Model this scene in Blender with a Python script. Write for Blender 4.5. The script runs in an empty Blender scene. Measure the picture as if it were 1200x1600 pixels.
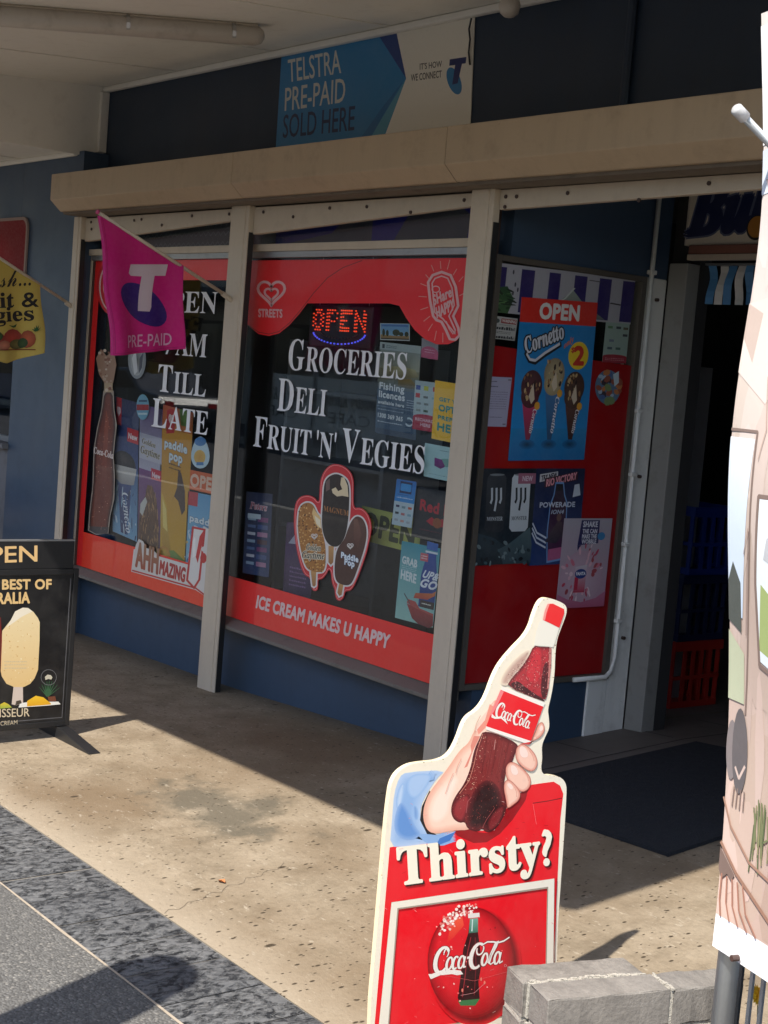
import bpy, bmesh, math, random
from mathutils import Vector, Matrix
from mathutils.geometry import tessellate_polygon
random.seed(7)
S = bpy.context.scene
COL = S.collection
# ---------------------------------------------------------------- camera
CAM_ANG = (0.90498775, 1.47831100, 0.08311506)                # heading, tilt, roll
CAM_F = 2339.595                                        # focal length in pixels of a 1200 px wide picture
CAM_H = 1.6
RM = Matrix.Rotation(CAM_ANG[0], 3, 'Z') @ Matrix.Rotation(CAM_ANG[1], 3, 'X') @ Matrix.Rotation(CAM_ANG[2], 3, 'Z')
cd = bpy.data.cameras.new('camera'); cam = bpy.data.objects.new('camera', cd); COL.objects.link(cam)
cd.sensor_fit = 'HORIZONTAL'; cd.sensor_width = 36; cd.lens = 36*CAM_F/1200; cd.clip_end = 2000
M = RM.to_4x4(); M.translation = (0, 0, CAM_H); cam.matrix_world = M
S.camera = cam
# ---------------------------------------------------------------- sky, sun, exposure
SUN = Vector((-0.28, 0.70, -1.0)).normalized()          # the way the sunlight travels
w = bpy.data.worlds.new('World'); S.world = w; w.use_nodes = True
nt = w.node_tree; sky = nt.nodes.new('ShaderNodeTexSky'); sky.sky_type = 'NISHITA'; sky.sun_disc = False
sky.sun_elevation = math.asin(-SUN.z); sky.sun_rotation = math.atan2(-SUN.x, -SUN.y)
sky.air_density = 1.0; sky.dust_density = 1.2; sky.ozone_density = 1.0
nt.links.new(sky.outputs[0], nt.nodes['Background'].inputs[0]); nt.nodes['Background'].inputs[1].default_value = 0.15
sl = bpy.data.lights.new('sun', 'SUN'); sl.energy = 4.8; sl.angle = math.radians(0.55); sl.color = (1.0, 0.945, 0.86)
so = bpy.data.objects.new('sun', sl); COL.objects.link(so); so.rotation_euler = SUN.to_track_quat('-Z', 'Y').to_euler(); so.location = (3, -6, 9)
S.view_settings.view_transform = 'Standard'; S.view_settings.look = 'None'
S.view_settings.exposure = 0.78; S.view_settings.gamma = 1.0; S.view_settings.use_curve_mapping = False
S.cycles.max_bounces = 10; S.cycles.diffuse_bounces = 5; S.cycles.glossy_bounces = 4; S.cycles.transparent_max_bounces = 16
S.cycles.caustics_reflective = False; S.cycles.caustics_refractive = False
S.cycles.use_denoising = True
# ---------------------------------------------------------------- surveying: a sight line through the photograph met with a real plane
def sight(px, py): return RM @ Vector(((px-600)/CAM_F, -(py-800)/CAM_F, -1.0))
def on_y(px, py, Y): d = sight(px, py); t = Y/d.y; return (d.x*t, CAM_H+d.z*t)      # -> x, z
def on_x(px, py, X): d = sight(px, py); t = X/d.x; return (d.y*t, CAM_H+d.z*t)      # -> y, z
def gz(x, y):                                          # the footpath climbs gently towards the shop door
    k = .031 if x > -6.1 else .015
    return k*(min(x, -2.5)+6.1)*min(max(0, y-2.16), 2.7)
FLOOR = 0.145
# ---------------------------------------------------------------- materials
def lin(c):
    f = lambda v: v/12.92 if v <= .04045 else ((v+.055)/1.055)**2.4
    return tuple(f(v/255) for v in c)
MATS = {}
def nodes(name):
    m = bpy.data.materials.new(name); m.use_nodes = True; t = m.node_tree
    return m, t, t.nodes['Principled BSDF'], lambda k: t.nodes.new(k), t.links.new
def coords(new, link, scale=(1, 1, 1), rot=(0, 0, 0)):
    tc = new('ShaderNodeTexCoord'); mp = new('ShaderNodeMapping'); mp.inputs['Scale'].default_value = scale; mp.inputs['Rotation'].default_value = rot
    link(tc.outputs['Object'], mp.inputs[0]); return mp.outputs[0]
def noise(new, link, vec, scale, detail=4, rough=.55, dist=0):
    n = new('ShaderNodeTexNoise'); n.inputs['Scale'].default_value = scale; n.inputs['Detail'].default_value = detail
    n.inputs['Roughness'].default_value = rough; n.inputs['Distortion'].default_value = dist
    link(vec, n.inputs['Vector']); return n.outputs['Fac']
def ramp(new, link, fac, stops):
    r = new('ShaderNodeValToRGB'); e = r.color_ramp.elements
    while len(e) < len(stops): e.new(.5)
    for el, (p, c) in zip(e, stops): el.position = p; el.color = (*c, 1) if len(c) == 3 else c
    link(fac, r.inputs[0]); return r.outputs[0]
def mix(new, link, fac, a, b, mode='MIX'):
    m = new('ShaderNodeMix'); m.data_type = 'RGBA'; m.blend_type = mode
    if isinstance(fac, (int, float)): m.inputs[0].default_value = fac
    else: link(fac, m.inputs[0])
    for i, v in ((6, a), (7, b)):
        if isinstance(v, (tuple, list)): m.inputs[i].default_value = (*v[:3], 1)
        else: link(v, m.inputs[i])
    return m.outputs[2]
def bump(new, link, b, h, strength, dist=.01):
    n = new('ShaderNodeBump'); n.inputs['Strength'].default_value = strength; n.inputs['Distance'].default_value = dist
    link(h, n.inputs['Height']); link(n.outputs[0], b.inputs['Normal']); return n
def paint(name, base, rough=.55, var=.12, dirt=.25, dirtcol=(.05, .04, .03), metal=0, scale=3, bmp=.06, spec=.5, streak=False, chips=0):
    """painted or plain surface with patchy tone, grime and a fine uneven skin"""
    if name in MATS: return MATS[name]
    m, t, b, new, link = nodes(name)
    v = coords(new, link); vs = coords(new, link, (6, 6, .7)) if streak else v
    n1 = noise(new, link, v, scale, 5); n2 = noise(new, link, vs, scale*4, 6, .65)
    lo = tuple(c*(1-var) for c in base); hi = tuple(min(1, c*(1+var)) for c in base)
    c = mix(new, link, n1, lo, hi)
    f = ramp(new, link, n2, [(.52, (0, 0, 0)), (.78, (dirt, dirt, dirt))])
    c = mix(new, link, f, c, dirtcol)
    if chips:
        ch = noise(new, link, v, 26, 8, .75, .4); c = mix(new, link, ramp(new, link, ch, [(.66, (0,)*3), (.69, (chips,)*3)]), c, tuple(k*.35 for k in base))
        gr = noise(new, link, coords(new, link, (5, 5, .8)), 1.6, 6, .7); c = mix(new, link, ramp(new, link, gr, [(.48, (0,)*3), (.75, (chips*.4,)*3)]), c, tuple(k*.45 for k in base))
        sc_ = noise(new, link, coords(new, link, (.6, 9, 40)), 6, 4, .6); c = mix(new, link, ramp(new, link, sc_, [(.68, (0,)*3), (.72, (chips*.5,)*3)]), c, tuple(min(1, k*1.35) for k in base))
    link(c, b.inputs['Base Color'])
    r = ramp(new, link, n1, [(.3, (rough*.85,)*3), (.7, (min(1, rough*1.15),)*3)]); link(r, b.inputs['Roughness'])
    b.inputs['Metallic'].default_value = metal; b.inputs['Specular IOR Level'].default_value = spec
    n3 = noise(new, link, v, 180, 3); bump(new, link, b, n3, bmp, .004)
    MATS[name] = m; return m
def printmat(name, rough, fade=.06, coat=0):
    m, t, b, new, link = nodes(name)
    a = new('ShaderNodeAttribute'); a.attribute_name = 'Col'
    v = coords(new, link); n = noise(new, link, v, 9, 5); n2 = noise(new, link, v, 60, 4)
    c = mix(new, link, ramp(new, link, n, [(.35, (0, 0, 0)), (.8, (fade,)*3)]), a.outputs['Color'], (.55, .52, .47))
    c = mix(new, link, ramp(new, link, n2, [(.6, (0, 0, 0)), (.8, (fade*1.5,)*3)]), c, (.1, .08, .06))
    link(c, b.inputs['Base Color'])
    link(ramp(new, link, n2, [(.3, (rough*.8,)*3), (.7, (min(1, rough*1.25),)*3)]), b.inputs['Roughness'])
    b.inputs['Coat Weight'].default_value = coat; b.inputs['Coat Roughness'].default_value = .04
    MATS[name] = m
printmat('print_paper', .55); printmat('print_vinyl', .4, .03, .35); printmat('print_board', .38, .05); printmat('print_cloth', .85, .04)
def concrete():
    m, t, b, new, link = nodes('footpath_concrete')
    v = coords(new, link)
    big = noise(new, link, v, .9, 4, .6); med = noise(new, link, v, 5, 6, .65); fine = noise(new, link, v, 55, 5, .7)
    c = ramp(new, link, med, [(.28, (.165, .128, .086)), (.50, (.248, .198, .138)), (.74, (.32, .262, .19))])
    c = mix(new, link, ramp(new, link, fine, [(.30, (.72,)*3), (.55, (1.0,)*3)]), (0.08, .06, .04), c)
    # worn brown patches and one grey greasy stain on the walking line
    c = mix(new, link, ramp(new, link, big, [(.45, (0, 0, 0)), (.62, (.78,)*3)]), c, (.150, .104, .062))
    tc = new('ShaderNodeTexCoord'); dist = new('ShaderNodeVectorMath'); dist.operation = 'DISTANCE'
    mp = new('ShaderNodeMapping'); mp.inputs['Scale'].default_value = (1, 2.0, 0); mp.inputs['Location'].default_value = (4.35, -5.55, 0)
    link(tc.outputs['Object'], mp.inputs[0]); link(mp.outputs[0], dist.inputs[0]); dist.inputs[1].default_value = (0, 0, 0)
    wob = new('ShaderNodeMath'); wob.operation = 'ADD'; sc = new('ShaderNodeMath'); sc.operation = 'MULTIPLY'; sc.inputs[1].default_value = 1.2
    link(med, sc.inputs[0]); link(dist.outputs['Value'], wob.inputs[0]); link(sc.outputs[0], wob.inputs[1])
    c = mix(new, link, ramp(new, link, wob.outputs[0], [(.80, (.85,)*3), (1.45, (0,)*3)]), c, (.105, .09, .066))
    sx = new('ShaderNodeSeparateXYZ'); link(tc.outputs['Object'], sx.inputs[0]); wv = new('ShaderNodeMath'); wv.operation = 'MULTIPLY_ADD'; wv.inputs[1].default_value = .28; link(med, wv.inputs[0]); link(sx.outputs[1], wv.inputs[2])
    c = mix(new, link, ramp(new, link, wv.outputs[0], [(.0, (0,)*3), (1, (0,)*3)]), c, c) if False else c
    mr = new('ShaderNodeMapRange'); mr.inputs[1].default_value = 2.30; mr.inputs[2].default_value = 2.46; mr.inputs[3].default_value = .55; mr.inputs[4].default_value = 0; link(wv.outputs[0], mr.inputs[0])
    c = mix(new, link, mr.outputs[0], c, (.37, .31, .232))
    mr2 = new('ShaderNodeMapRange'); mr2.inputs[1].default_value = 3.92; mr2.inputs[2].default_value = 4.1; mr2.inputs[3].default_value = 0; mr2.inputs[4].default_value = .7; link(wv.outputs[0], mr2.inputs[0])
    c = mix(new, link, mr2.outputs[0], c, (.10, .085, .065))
    fleck = noise(new, link, coords(new, link, (1, 2.6, 1), (0, 0, .35)), 16, 7, .72); c = mix(new, link, ramp(new, link, fleck, [(.58, (0,)*3), (.66, (.55,)*3)]), c, (.15, .118, .08))
    hl = noise(new, link, coords(new, link, (1, 2.2, 1), (0, 0, .35)), 23, 6, .7); c = mix(new, link, ramp(new, link, hl, [(.60, (0,)*3), (.68, (.5,)*3)]), c, (.42, .365, .285))
    # blow holes and chewing-gum marks, drawn out a little along the float strokes
    pv = coords(new, link, (1, .55, 1), (0, 0, .5))
    def pits(scale, thr, keep):
        vo = new('ShaderNodeTexVoronoi'); vo.inputs['Scale'].default_value = scale; link(pv, vo.inputs['Vector'])
        ln = new('ShaderNodeMath'); ln.operation = 'LESS_THAN'; ln.inputs[1].default_value = keep
        sep = new('ShaderNodeSeparateColor'); link(vo.outputs['Color'], sep.inputs[0]); link(sep.outputs[0], ln.inputs[0])
        rr = ramp(new, link, vo.outputs['Distance'], [(thr*.55, (1,)*3), (thr, (0,)*3)])
        mu = new('ShaderNodeMath'); mu.operation = 'MULTIPLY'; link(rr, mu.inputs[0]); link(ln.outputs[0], mu.inputs[1]); return mu.outputs[0]
    p1 = pits(40, .22, .26); p2 = pits(10, .11, .30); p3 = pits(80, .26, .2)
    pm = new('ShaderNodeMath'); pm.operation = 'MAXIMUM'; pm0 = new('ShaderNodeMath'); pm0.operation = 'MAXIMUM'; link(p1, pm0.inputs[0]); link(p3, pm0.inputs[1]); link(pm0.outputs[0], pm.inputs[0]); link(p2, pm.inputs[1])
    c = mix(new, link, pm.outputs[0], c, (.05, .036, .022)); link(c, b.inputs['Base Color'])
    b.inputs['Roughness'].default_value = .82; b.inputs['Specular IOR Level'].default_value = .25
    h = new('ShaderNodeMath'); h.operation = 'SUBTRACT'; link(fine, h.inputs[0]); link(pm.outputs[0], h.inputs[1])
    bump(new, link, b, h.outputs[0], .55, .006); MATS['concrete'] = m
concrete()
def aggregate():
    m, t, b, new, link = nodes('exposed_aggregate'); v = coords(new, link)
    vo = new('ShaderNodeTexVoronoi'); vo.inputs['Scale'].default_value = 135; link(v, vo.inputs['Vector'])
    sep = new('ShaderNodeSeparateColor'); link(vo.outputs['Color'], sep.inputs[0])
    c = ramp(new, link, sep.outputs[0], [(.05, (.075, .072, .068)), (.45, (.115, .111, .104)), (.85, (.150, .145, .136)), (1, (.24, .225, .20))])
    c = mix(new, link, ramp(new, link, vo.outputs['Distance'], [(.35, (0,)*3), (.8, (.5,)*3)]), c, (.07, .067, .062))
    c = mix(new, link, ramp(new, link, noise(new, link, v, 2.2, 5), [(.35, (.0,)*3), (.7, (.35,)*3)]), c, (.09, .085, .08))
    link(c, b.inputs['Base Color']); b.inputs['Roughness'].default_value = .8
    inv = new('ShaderNodeMath'); inv.operation = 'SUBTRACT'; inv.inputs[0].default_value = 1; link(vo.outputs['Distance'], inv.inputs[1])
    bump(new, link, b, inv.outputs[0], .6, .006); MATS['aggregate'] = m
aggregate()
def slate():
    m, t, b, new, link = nodes('riven_slate'); v = coords(new, link, (1.7, 1, 1), (0, 0, .45)); oi = new('ShaderNodeObjectInfo')
    va = new('ShaderNodeVectorMath'); va.operation = 'ADD'; link(v, va.inputs[0])
    ve = new('ShaderNodeVectorMath'); ve.operation = 'SCALE'; ve.inputs['Scale'].default_value = 40; cmb = new('ShaderNodeCombineXYZ')
    link(oi.outputs['Random'], cmb.inputs[0]); link(oi.outputs['Random'], cmb.inputs[2]); link(cmb.outputs[0], ve.inputs[0]); link(ve.outputs[0], va.inputs[1])
    n1 = noise(new, link, va.outputs[0], 27, 6, .68, .5); n2 = noise(new, link, va.outputs[0], 55, 4, .7, .6)
    st = ramp(new, link, n1, [(.43, (0,)*3), (.445, (.42,)*3), (.50, (.5,)*3), (.515, (.85,)*3), (.58, (1.0,)*3)])
    c = mix(new, link, st, (.009, .010, .012), (.135, .136, .138)); c = mix(new, link, ramp(new, link, n2, [(.54, (0,)*3), (.62, (.6,)*3)]), c, (.23, .226, .218))
    c = mix(new, link, mix(new, link, oi.outputs['Random'], (.0,)*3, (.35,)*3), c, (.05, .053, .06))
    link(c, b.inputs['Base Color']); b.inputs['Roughness'].default_value = .55
    bump(new, link, b, st, .8, .006); MATS['slate'] = m
slate()
def brickmat():
    m, t, b, new, link = nodes('grey_brick'); v = coords(new, link); oi = new('ShaderNodeObjectInfo')
    n1 = noise(new, link, v, 14, 6, .7); n2 = noise(new, link, v, 90, 4, .7)
    n1 = ramp(new, link, n1, [(.35, (0,)*3), (.65, (1,)*3)]); sp_ = noise(new, link, v, 30, 6, .75); c = mix(new, link, n1, (.125, .114, .100), (.235, .216, .190)); c = mix(new, link, ramp(new, link, sp_, [(.66, (0,)*3), (.70, (.8,)*3)]), c, (.06, .052, .045)); c = mix(new, link, ramp(new, link, noise(new, link, v, 19, 7, .8, .5), [(.62, (0,)*3), (.72, (.5,)*3)]), c, (.33, .31, .275)); c = mix(new, link, ramp(new, link, n2, [(.3, (.5,)*3), (.55, (0,)*3)]), c, (.10, .092, .085))
    c = mix(new, link, mix(new, link, oi.outputs['Random'], (0,)*3, (.35,)*3), c, (.2, .185, .17))
    link(c, b.inputs['Base Color']); b.inputs['Roughness'].default_value = .9
    bump(new, link, b, n2, .6, .004); MATS['brick'] = m
brickmat()
def glass():
    m = bpy.data.materials.new('shop_glass'); m.use_nodes = True; t = m.node_tree; t.nodes.clear()
    new = lambda k: t.nodes.new(k); link = t.links.new
    o = new('ShaderNodeOutputMaterial'); mx = new('ShaderNodeMixShader'); tr = new('ShaderNodeBsdfTransparent'); gl = new('ShaderNodeBsdfGlossy')
    tr.inputs[0].default_value = (.93, .95, .95, 1); gl.inputs['Roughness'].default_value = .012; gl.inputs[0].default_value = (.97, .98, 1, 1)
    lw = new('ShaderNodeLayerWeight'); lw.inputs['Blend'].default_value = .5
    p = new('ShaderNodeMath'); p.operation = 'POWER'; p.inputs[1].default_value = 5; link(lw.outputs['Facing'], p.inputs[0])
    a = new('ShaderNodeMath'); a.operation = 'MULTIPLY_ADD'; a.inputs[1].default_value = .65; a.inputs[2].default_value = .031; link(p.outputs[0], a.inputs[0])
    link(a.outputs[0], mx.inputs[0]); link(tr.outputs[0], mx.inputs[1]); link(gl.outputs[0], mx.inputs[2]); link(mx.outputs[0], o.inputs[0]); MATS['glass'] = m
glass()
def emit(name, col, s):
    m, t, b, new, link = nodes(name); b.inputs['Base Color'].default_value = (*[c*.3 for c in col], 1)
    b.inputs['Emission Color'].default_value = (*col, 1); b.inputs['Emission Strength'].default_value = s; MATS[name] = m
emit('led_red', (1, .07, .02), .55); emit('led_blue', (.10, .12, 1), .5)
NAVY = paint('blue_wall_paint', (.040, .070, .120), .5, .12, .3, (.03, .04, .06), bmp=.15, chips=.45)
DNAVY = paint('darker_wall_navy', (.016, .031, .058), .55, .1, .2, bmp=.12, chips=.45)  # darker version of the blue wall tone; upper wall, pipe, fascia, cafe awning
TAN = paint('tan_shutter_paint', (.47, .36, .245), .45, .07, .22, (.10, .065, .04), chips=.5)
CREAM = paint('cream_post_paint', (.56, .48, .38), .45, .07, .18, (.14, .10, .07), chips=.5)
SOFF = paint('soffit_paint', (.80, .775, .71), .6, .05, .15, (.25, .2, .15))
WHITEP = paint('old_white_paint', (.80, .79, .75), .6, .06, .30, (.16, .14, .12), chips=.75)
SILL = paint('weathered_sill', (.17, .15, .13), .7, .2, .5, bmp=.3)
BROWN = paint('brown_frame', (.06, .035, .028), .5, .2, .3)
ALU = paint('dull_aluminium', (.42, .42, .42), .35, .15, .35, (.12, .1, .09), metal=.8)
GALV = paint('galvanised_steel', (.42, .45, .47), .42, .15, .25, metal=.35)
BLACKM = paint('black_metal', (.014, .014, .015), .42, .2, .12, (.06, .05, .05))
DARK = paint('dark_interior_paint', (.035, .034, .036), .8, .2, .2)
MORTAR = paint('lime_mortar', (.38, .355, .305), .95, .12, .35, (.3, .27, .22), bmp=.9, scale=20)
MATB = paint('dark_mat_fibre', (.008, .010, .015), .95, .3, .3, (.004, .004, .006), scale=40, bmp=1.0)
TILEF = paint('entrance_tile', (.13, .11, .095), .6, .15, .35, (.05, .04, .035))
ASPH = paint('asphalt', (.05, .05, .052), .85, .25, .4, (.02, .02, .02), scale=20, bmp=.5)
PLAST = paint('white_plastic', (.72, .72, .70), .4, .03, .12)
# ---------------------------------------------------------------- objects
def tag(o, label=None, cat=None, group=None, kind=None):
    for k, v in (('label', label), ('category', cat), ('group', group), ('kind', kind)):
        if v: o[k] = v
    return o
def adopt(o, parent):
    if parent is not None:
        o.parent = parent; o.matrix_parent_inverse = Matrix.Translation(-Vector(parent.get('base', (0, 0, 0))))
def thing(name, label, cat, loc=(0, 0, 0), group=None):
    o = bpy.data.objects.new(name, None); COL.objects.link(o); o.location = loc; o.empty_display_size = .1; o['base'] = loc
    return tag(o, label, cat, group)
class MB:
    def __init__(s): s.v = []; s.f = []
    def add(s, vs, fs):
        n = len(s.v); s.v += [tuple(v) for v in vs]; s.f += [tuple(n+i for i in f) for f in fs]; return s
    def box(s, x0, x1, y0, y1, z0, z1):
        return s.add([(x, y, z) for z in (z0, z1) for y in (y0, y1) for x in (x0, x1)],
                     [(0, 2, 3, 1), (4, 5, 7, 6), (0, 1, 5, 4), (2, 6, 7, 3), (0, 4, 6, 2), (1, 3, 7, 5)])
    def prism(s, ring, shift):
        n = len(ring); a = [Vector(p) for p in ring]; b = [p+Vector(shift) for p in a]
        return s.add(a+b, [tuple(range(n))[::-1], tuple(range(n, 2*n))] + [(i, (i+1) % n, n+(i+1) % n, n+i) for i in range(n)])
    def tube(s, pts, r, k=10, r2=None, cap=True):
        pts = [Vector(p) for p in pts]; rings = []
        for i, p in enumerate(pts):
            d = (pts[min(i+1, len(pts)-1)]-pts[max(i-1, 0)]).normalized()
            u = d.cross(Vector((0, 0, 1)) if abs(d.z) < .9 else Vector((1, 0, 0))).normalized(); vv = d.cross(u)
            rr = r if r2 is None else r+(r2-r)*i/max(1, len(pts)-1)
            if isinstance(r, (list, tuple)): rr = r[i]
            rings.append([p+(u*math.cos(2*math.pi*j/k)+vv*math.sin(2*math.pi*j/k))*rr for j in range(k)])
        fs = [(i*k+j, i*k+(j+1) % k, (i+1)*k+(j+1) % k, (i+1)*k+j) for i in range(len(pts)-1) for j in range(k)]
        if cap: fs += [tuple(range(k))[::-1], tuple((len(pts)-1)*k+j for j in range(k))]
        return s.add([v for R_ in rings for v in R_], fs)
    def build(s, name, m, parent=None, bev=0, smooth=False):
        me = bpy.data.meshes.new(name); me.from_pydata(s.v, [], s.f)
        bm = bmesh.new(); bm.from_mesh(me); bmesh.ops.recalc_face_normals(bm, faces=bm.faces)
        if bev: bmesh.ops.bevel(bm, geom=list(bm.edges), offset=bev, segments=2, profile=.5, affect='EDGES', clamp_overlap=True)
        bm.to_mesh(me); bm.free()
        if smooth:
            for p in me.polygons: p.use_smooth = True
        me.materials.append(m); o = bpy.data.objects.new(name, me); COL.objects.link(o); adopt(o, parent); return o
def struct(o): o['kind'] = 'structure'; return o
# ---------------------------------------------------------------- flat print: coloured shapes on a sheet
STY = {'serif': (0x1D400, 0x1D41A, 0x1D7CE), 'bi': (0x1D468, 0x1D482, None), 'script': (0x1D4D0, 0x1D4EA, None), 'b': (None, None, None), 'sbi': (None, None, None), 's': (None, None, None)}
def restyle(t, st):
    u, l, d = STY[st]; o = ''
    for ch in t:
        if u and 'A' <= ch <= 'Z': o += chr(u+ord(ch)-65)
        elif l and 'a' <= ch <= 'z': o += chr(l+ord(ch)-97)
        elif d and '0' <= ch <= '9': o += chr(d+ord(ch)-48)
        else: o += ch
    return o
TC = {}
TS = bpy.data.scenes.new('type_case')            # letters are cut in a scratch scene, then it is thrown away
def glyphs(t, st):
    k = (t, st)
    if k not in TC:
        c = bpy.data.curves.new('text', 'FONT'); c.body = restyle(t, st); c.resolution_u = 3; c.align_x = 'LEFT'
        if st in ('b', 'sbi'): c.space_character = 1.06
        o = bpy.data.objects.new('text', c); TS.collection.objects.link(o); vl = TS.view_layers[0]
        vl.update(); e = o.evaluated_get(vl.depsgraph); me = e.to_mesh(); sh = .22 if st == 'sbi' else 0
        TC[k] = ([(v.co.x+sh*v.co.y, v.co.y) for v in me.vertices], [tuple(p.vertices) for p in me.polygons]); e.to_mesh_clear()
        bpy.data.objects.remove(o); bpy.data.curves.remove(c)
    return TC[k]
STEP = .00003
class Print:
    def __init__(s, place, mp=None): s.place = place; s.mp = mp or (lambda p: p); s.v = []; s.f = []; s.c = []; s.l = 0
    def aff(s, o, tl, tr):      # o: bottom-left, tl: top-left, tr: top-right -> unit square coordinates from here on
        o, a, b = (Vector(s.mp(p)) for p in (o, tr, tl)); ex = a-b; ey = b-o
        s.mp = lambda p: tuple(o+ex*p[0]+ey*p[1]); return s
    def _add(s, pts, faces, cols, dl=None, raw=False):
        s.l += STEP if dl is None else dl; n = len(s.v)
        for p in pts: s.v.append((*(p if raw else s.mp(p)), s.l))
        s.f += [tuple(n+i for i in f) for f in faces]; s.c += cols
    def poly(s, pts, col, col2=None):
        """col2: colour at the last half of the outline (printed blend)"""
        pts = [tuple(p) for p in pts]; q = [s.mp(p) for p in pts]
        tr = tessellate_polygon([[Vector((a, b, 0)) for a, b in q]]); n = len(pts)
        if col2 is None: cs = [lin(col)]*n
        else:
            cs = []
            vs = [b for a, b in q]; lo, hi = min(vs), max(vs)
            for a, b in q:
                k = (b-lo)/(hi-lo+1e-9); cs.append(tuple(x*k+y*(1-k) for x, y in zip(lin(col), lin(col2))))
        s._add(q, tr, cs, raw=True); return s
    def rect(s, x0, y0, x1, y1, col, col2=None): return s.poly([(x0, y0), (x1, y0), (x1, y1), (x0, y1)], col, col2)
    def ell(s, cx, cy, rx, ry, col, edge=None, n=28, ang=0):
        ca, sa = math.cos(ang), math.sin(ang); pts = [(cx, cy)]
        for i in range(n):
            a, b = rx*math.cos(2*math.pi*i/n), ry*math.sin(2*math.pi*i/n); pts.append((cx+a*ca-b*sa, cy+a*sa+b*ca))
        s._add(pts, [(0, i+1, (i+1) % n+1) for i in range(n)], [lin(col)]+[lin(edge or col)]*n); return s
    def line(s, pts, wd, col, closed=False):
        q = [Vector(p) for p in pts]; n = len(q); L = []; R_ = []
        for i in range(n):
            a = q[(i-1) % n] if closed or i else q[i]; b = q[(i+1) % n] if closed or i < n-1 else q[i]
            d = (b-a).normalized(); nn = Vector((-d.y, d.x))*wd/2; L.append(tuple(q[i]+nn)); R_.append(tuple(q[i]-nn))
        m = n if closed else n-1
        s._add(L+R_, [(i, (i+1) % n, n+(i+1) % n, n+i) for i in range(m)], [lin(col)]*(2*n)); return s
    def arc(s, cx, cy, rx, ry, a0, a1, wd, col, n=20):
        return s.line([(cx+rx*math.cos(math.radians(a0+(a1-a0)*i/n)), cy+ry*math.sin(math.radians(a0+(a1-a0)*i/n))) for i in range(n+1)], wd, col)
    def text(s, t, bl, br, tl, col, st='b', off=0, col2=None):
        vs, fs = glyphs(t, st); cap = max(y for x, y in glyphs('H', st)[0])
        x0 = min(x for x, y in vs); x1 = max(x for x, y in vs)
        o, a, b = Vector(s.mp(bl)), Vector(s.mp(br)), Vector(s.mp(tl)); ex = (a-o)/(x1-x0); ey = (b-o)/cap
        if col2: cs = [tuple(p*k+q*(1-k) for p, q in zip(lin(col), lin(col2))) for k in (min(1, max(0, y/cap)) for x, y in vs)]
        else: cs = [lin(col)]*len(vs)
        if st in ('b', 'sbi'): off += .075
        n = 0 if not off else (6 if off < .04 else 10); r = off*.5; w_ = (b-o).length/max(1e-9, (a-o).length)*(x1-x0)/cap   # heavier weights: copies set round about
        for i in range(n):
            dx, dy = r*math.cos(2*math.pi*i/n)*w_, r*math.sin(2*math.pi*i/n); s._add([tuple(o+ex*(x-x0+dx)+ey*(y+dy)) for x, y in vs], fs, cs, dl=STEP*.12, raw=True)
        s._add([tuple(o+ex*(x-x0)+ey*y) for x, y in vs], fs, cs, raw=True); return s
    def tb(s, t, x0, y0, x1, y1, col, st='b', off=0, sl=0, col2=None):   # upright text in a box, sl: rise of the baseline
        return s.text(t, (x0, y0), (x1, y0+sl), (x0, y1), col, st, off, col2)
    def lines(s, x0, y0, x1, y1, n, col, wd=.36):     # small print too fine to read: ruled rows of dashes
        for i in range(n):
            y = y1-(y1-y0)*(i+.5)/n; h = (y1-y0)/n*wd/2; x = x0
            while x < x1-.01:
                e = min(x1, x+random.uniform(.03, .11)*(x1-x0)); k_ = random.uniform(.7, 1.25); s.rect(x, y-h, e, y-h+2*h*k_, col); s.l -= STEP; x = e+.022*(x1-x0)
            if random.random() < .3: pass
        s.l += STEP; return s
    def blobs(s, pts, r0, r1, cols, asp=1):
        for p in pts:
            r = random.uniform(r0, r1); s.l -= STEP*.97; s.ell(p[0], p[1], r, r*asp, random.choice(cols), n=7, ang=random.random()*3)
        s.l += STEP; return s
    def inside(s, poly, n):
        xs = [p[0] for p in poly]; ys = [p[1] for p in poly]; out = []
        while len(out) < n:
            x, y = random.uniform(min(xs), max(xs)), random.uniform(min(ys), max(ys)); c = False
            for i in range(len(poly)):
                (ax, ay), (bx, by) = poly[i-1], poly[i]
                if (ay > y) != (by > y) and x < (bx-ax)*(y-ay)/(by-ay)+ax: c = not c
            if c: out.append((x, y))
        return out
    def slab(s, pts, th, col, edge=None):
        q = [s.mp(p) for p in pts]; n = len(q); tr = tessellate_polygon([[Vector((a, b, 0)) for a, b in q]]); base = len(s.v)
        for L in (s.l, s.l-th):
            for p in q: s.v.append((*p, L))
        s.f += [tuple(base+i for i in t) for t in tr]+[tuple(base+n+i for i in t[::-1]) for t in tr]; s.c += [lin(col)]*(2*n)
        b2 = len(s.v)
        for L in (s.l, s.l-th):
            for p in q: s.v.append((*p, L))
        s.f += [(b2+i, b2+(i+1) % n, b2+n+(i+1) % n, b2+n+i) for i in range(n)]; s.c += [lin(edge or col)]*(2*n); return s
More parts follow.
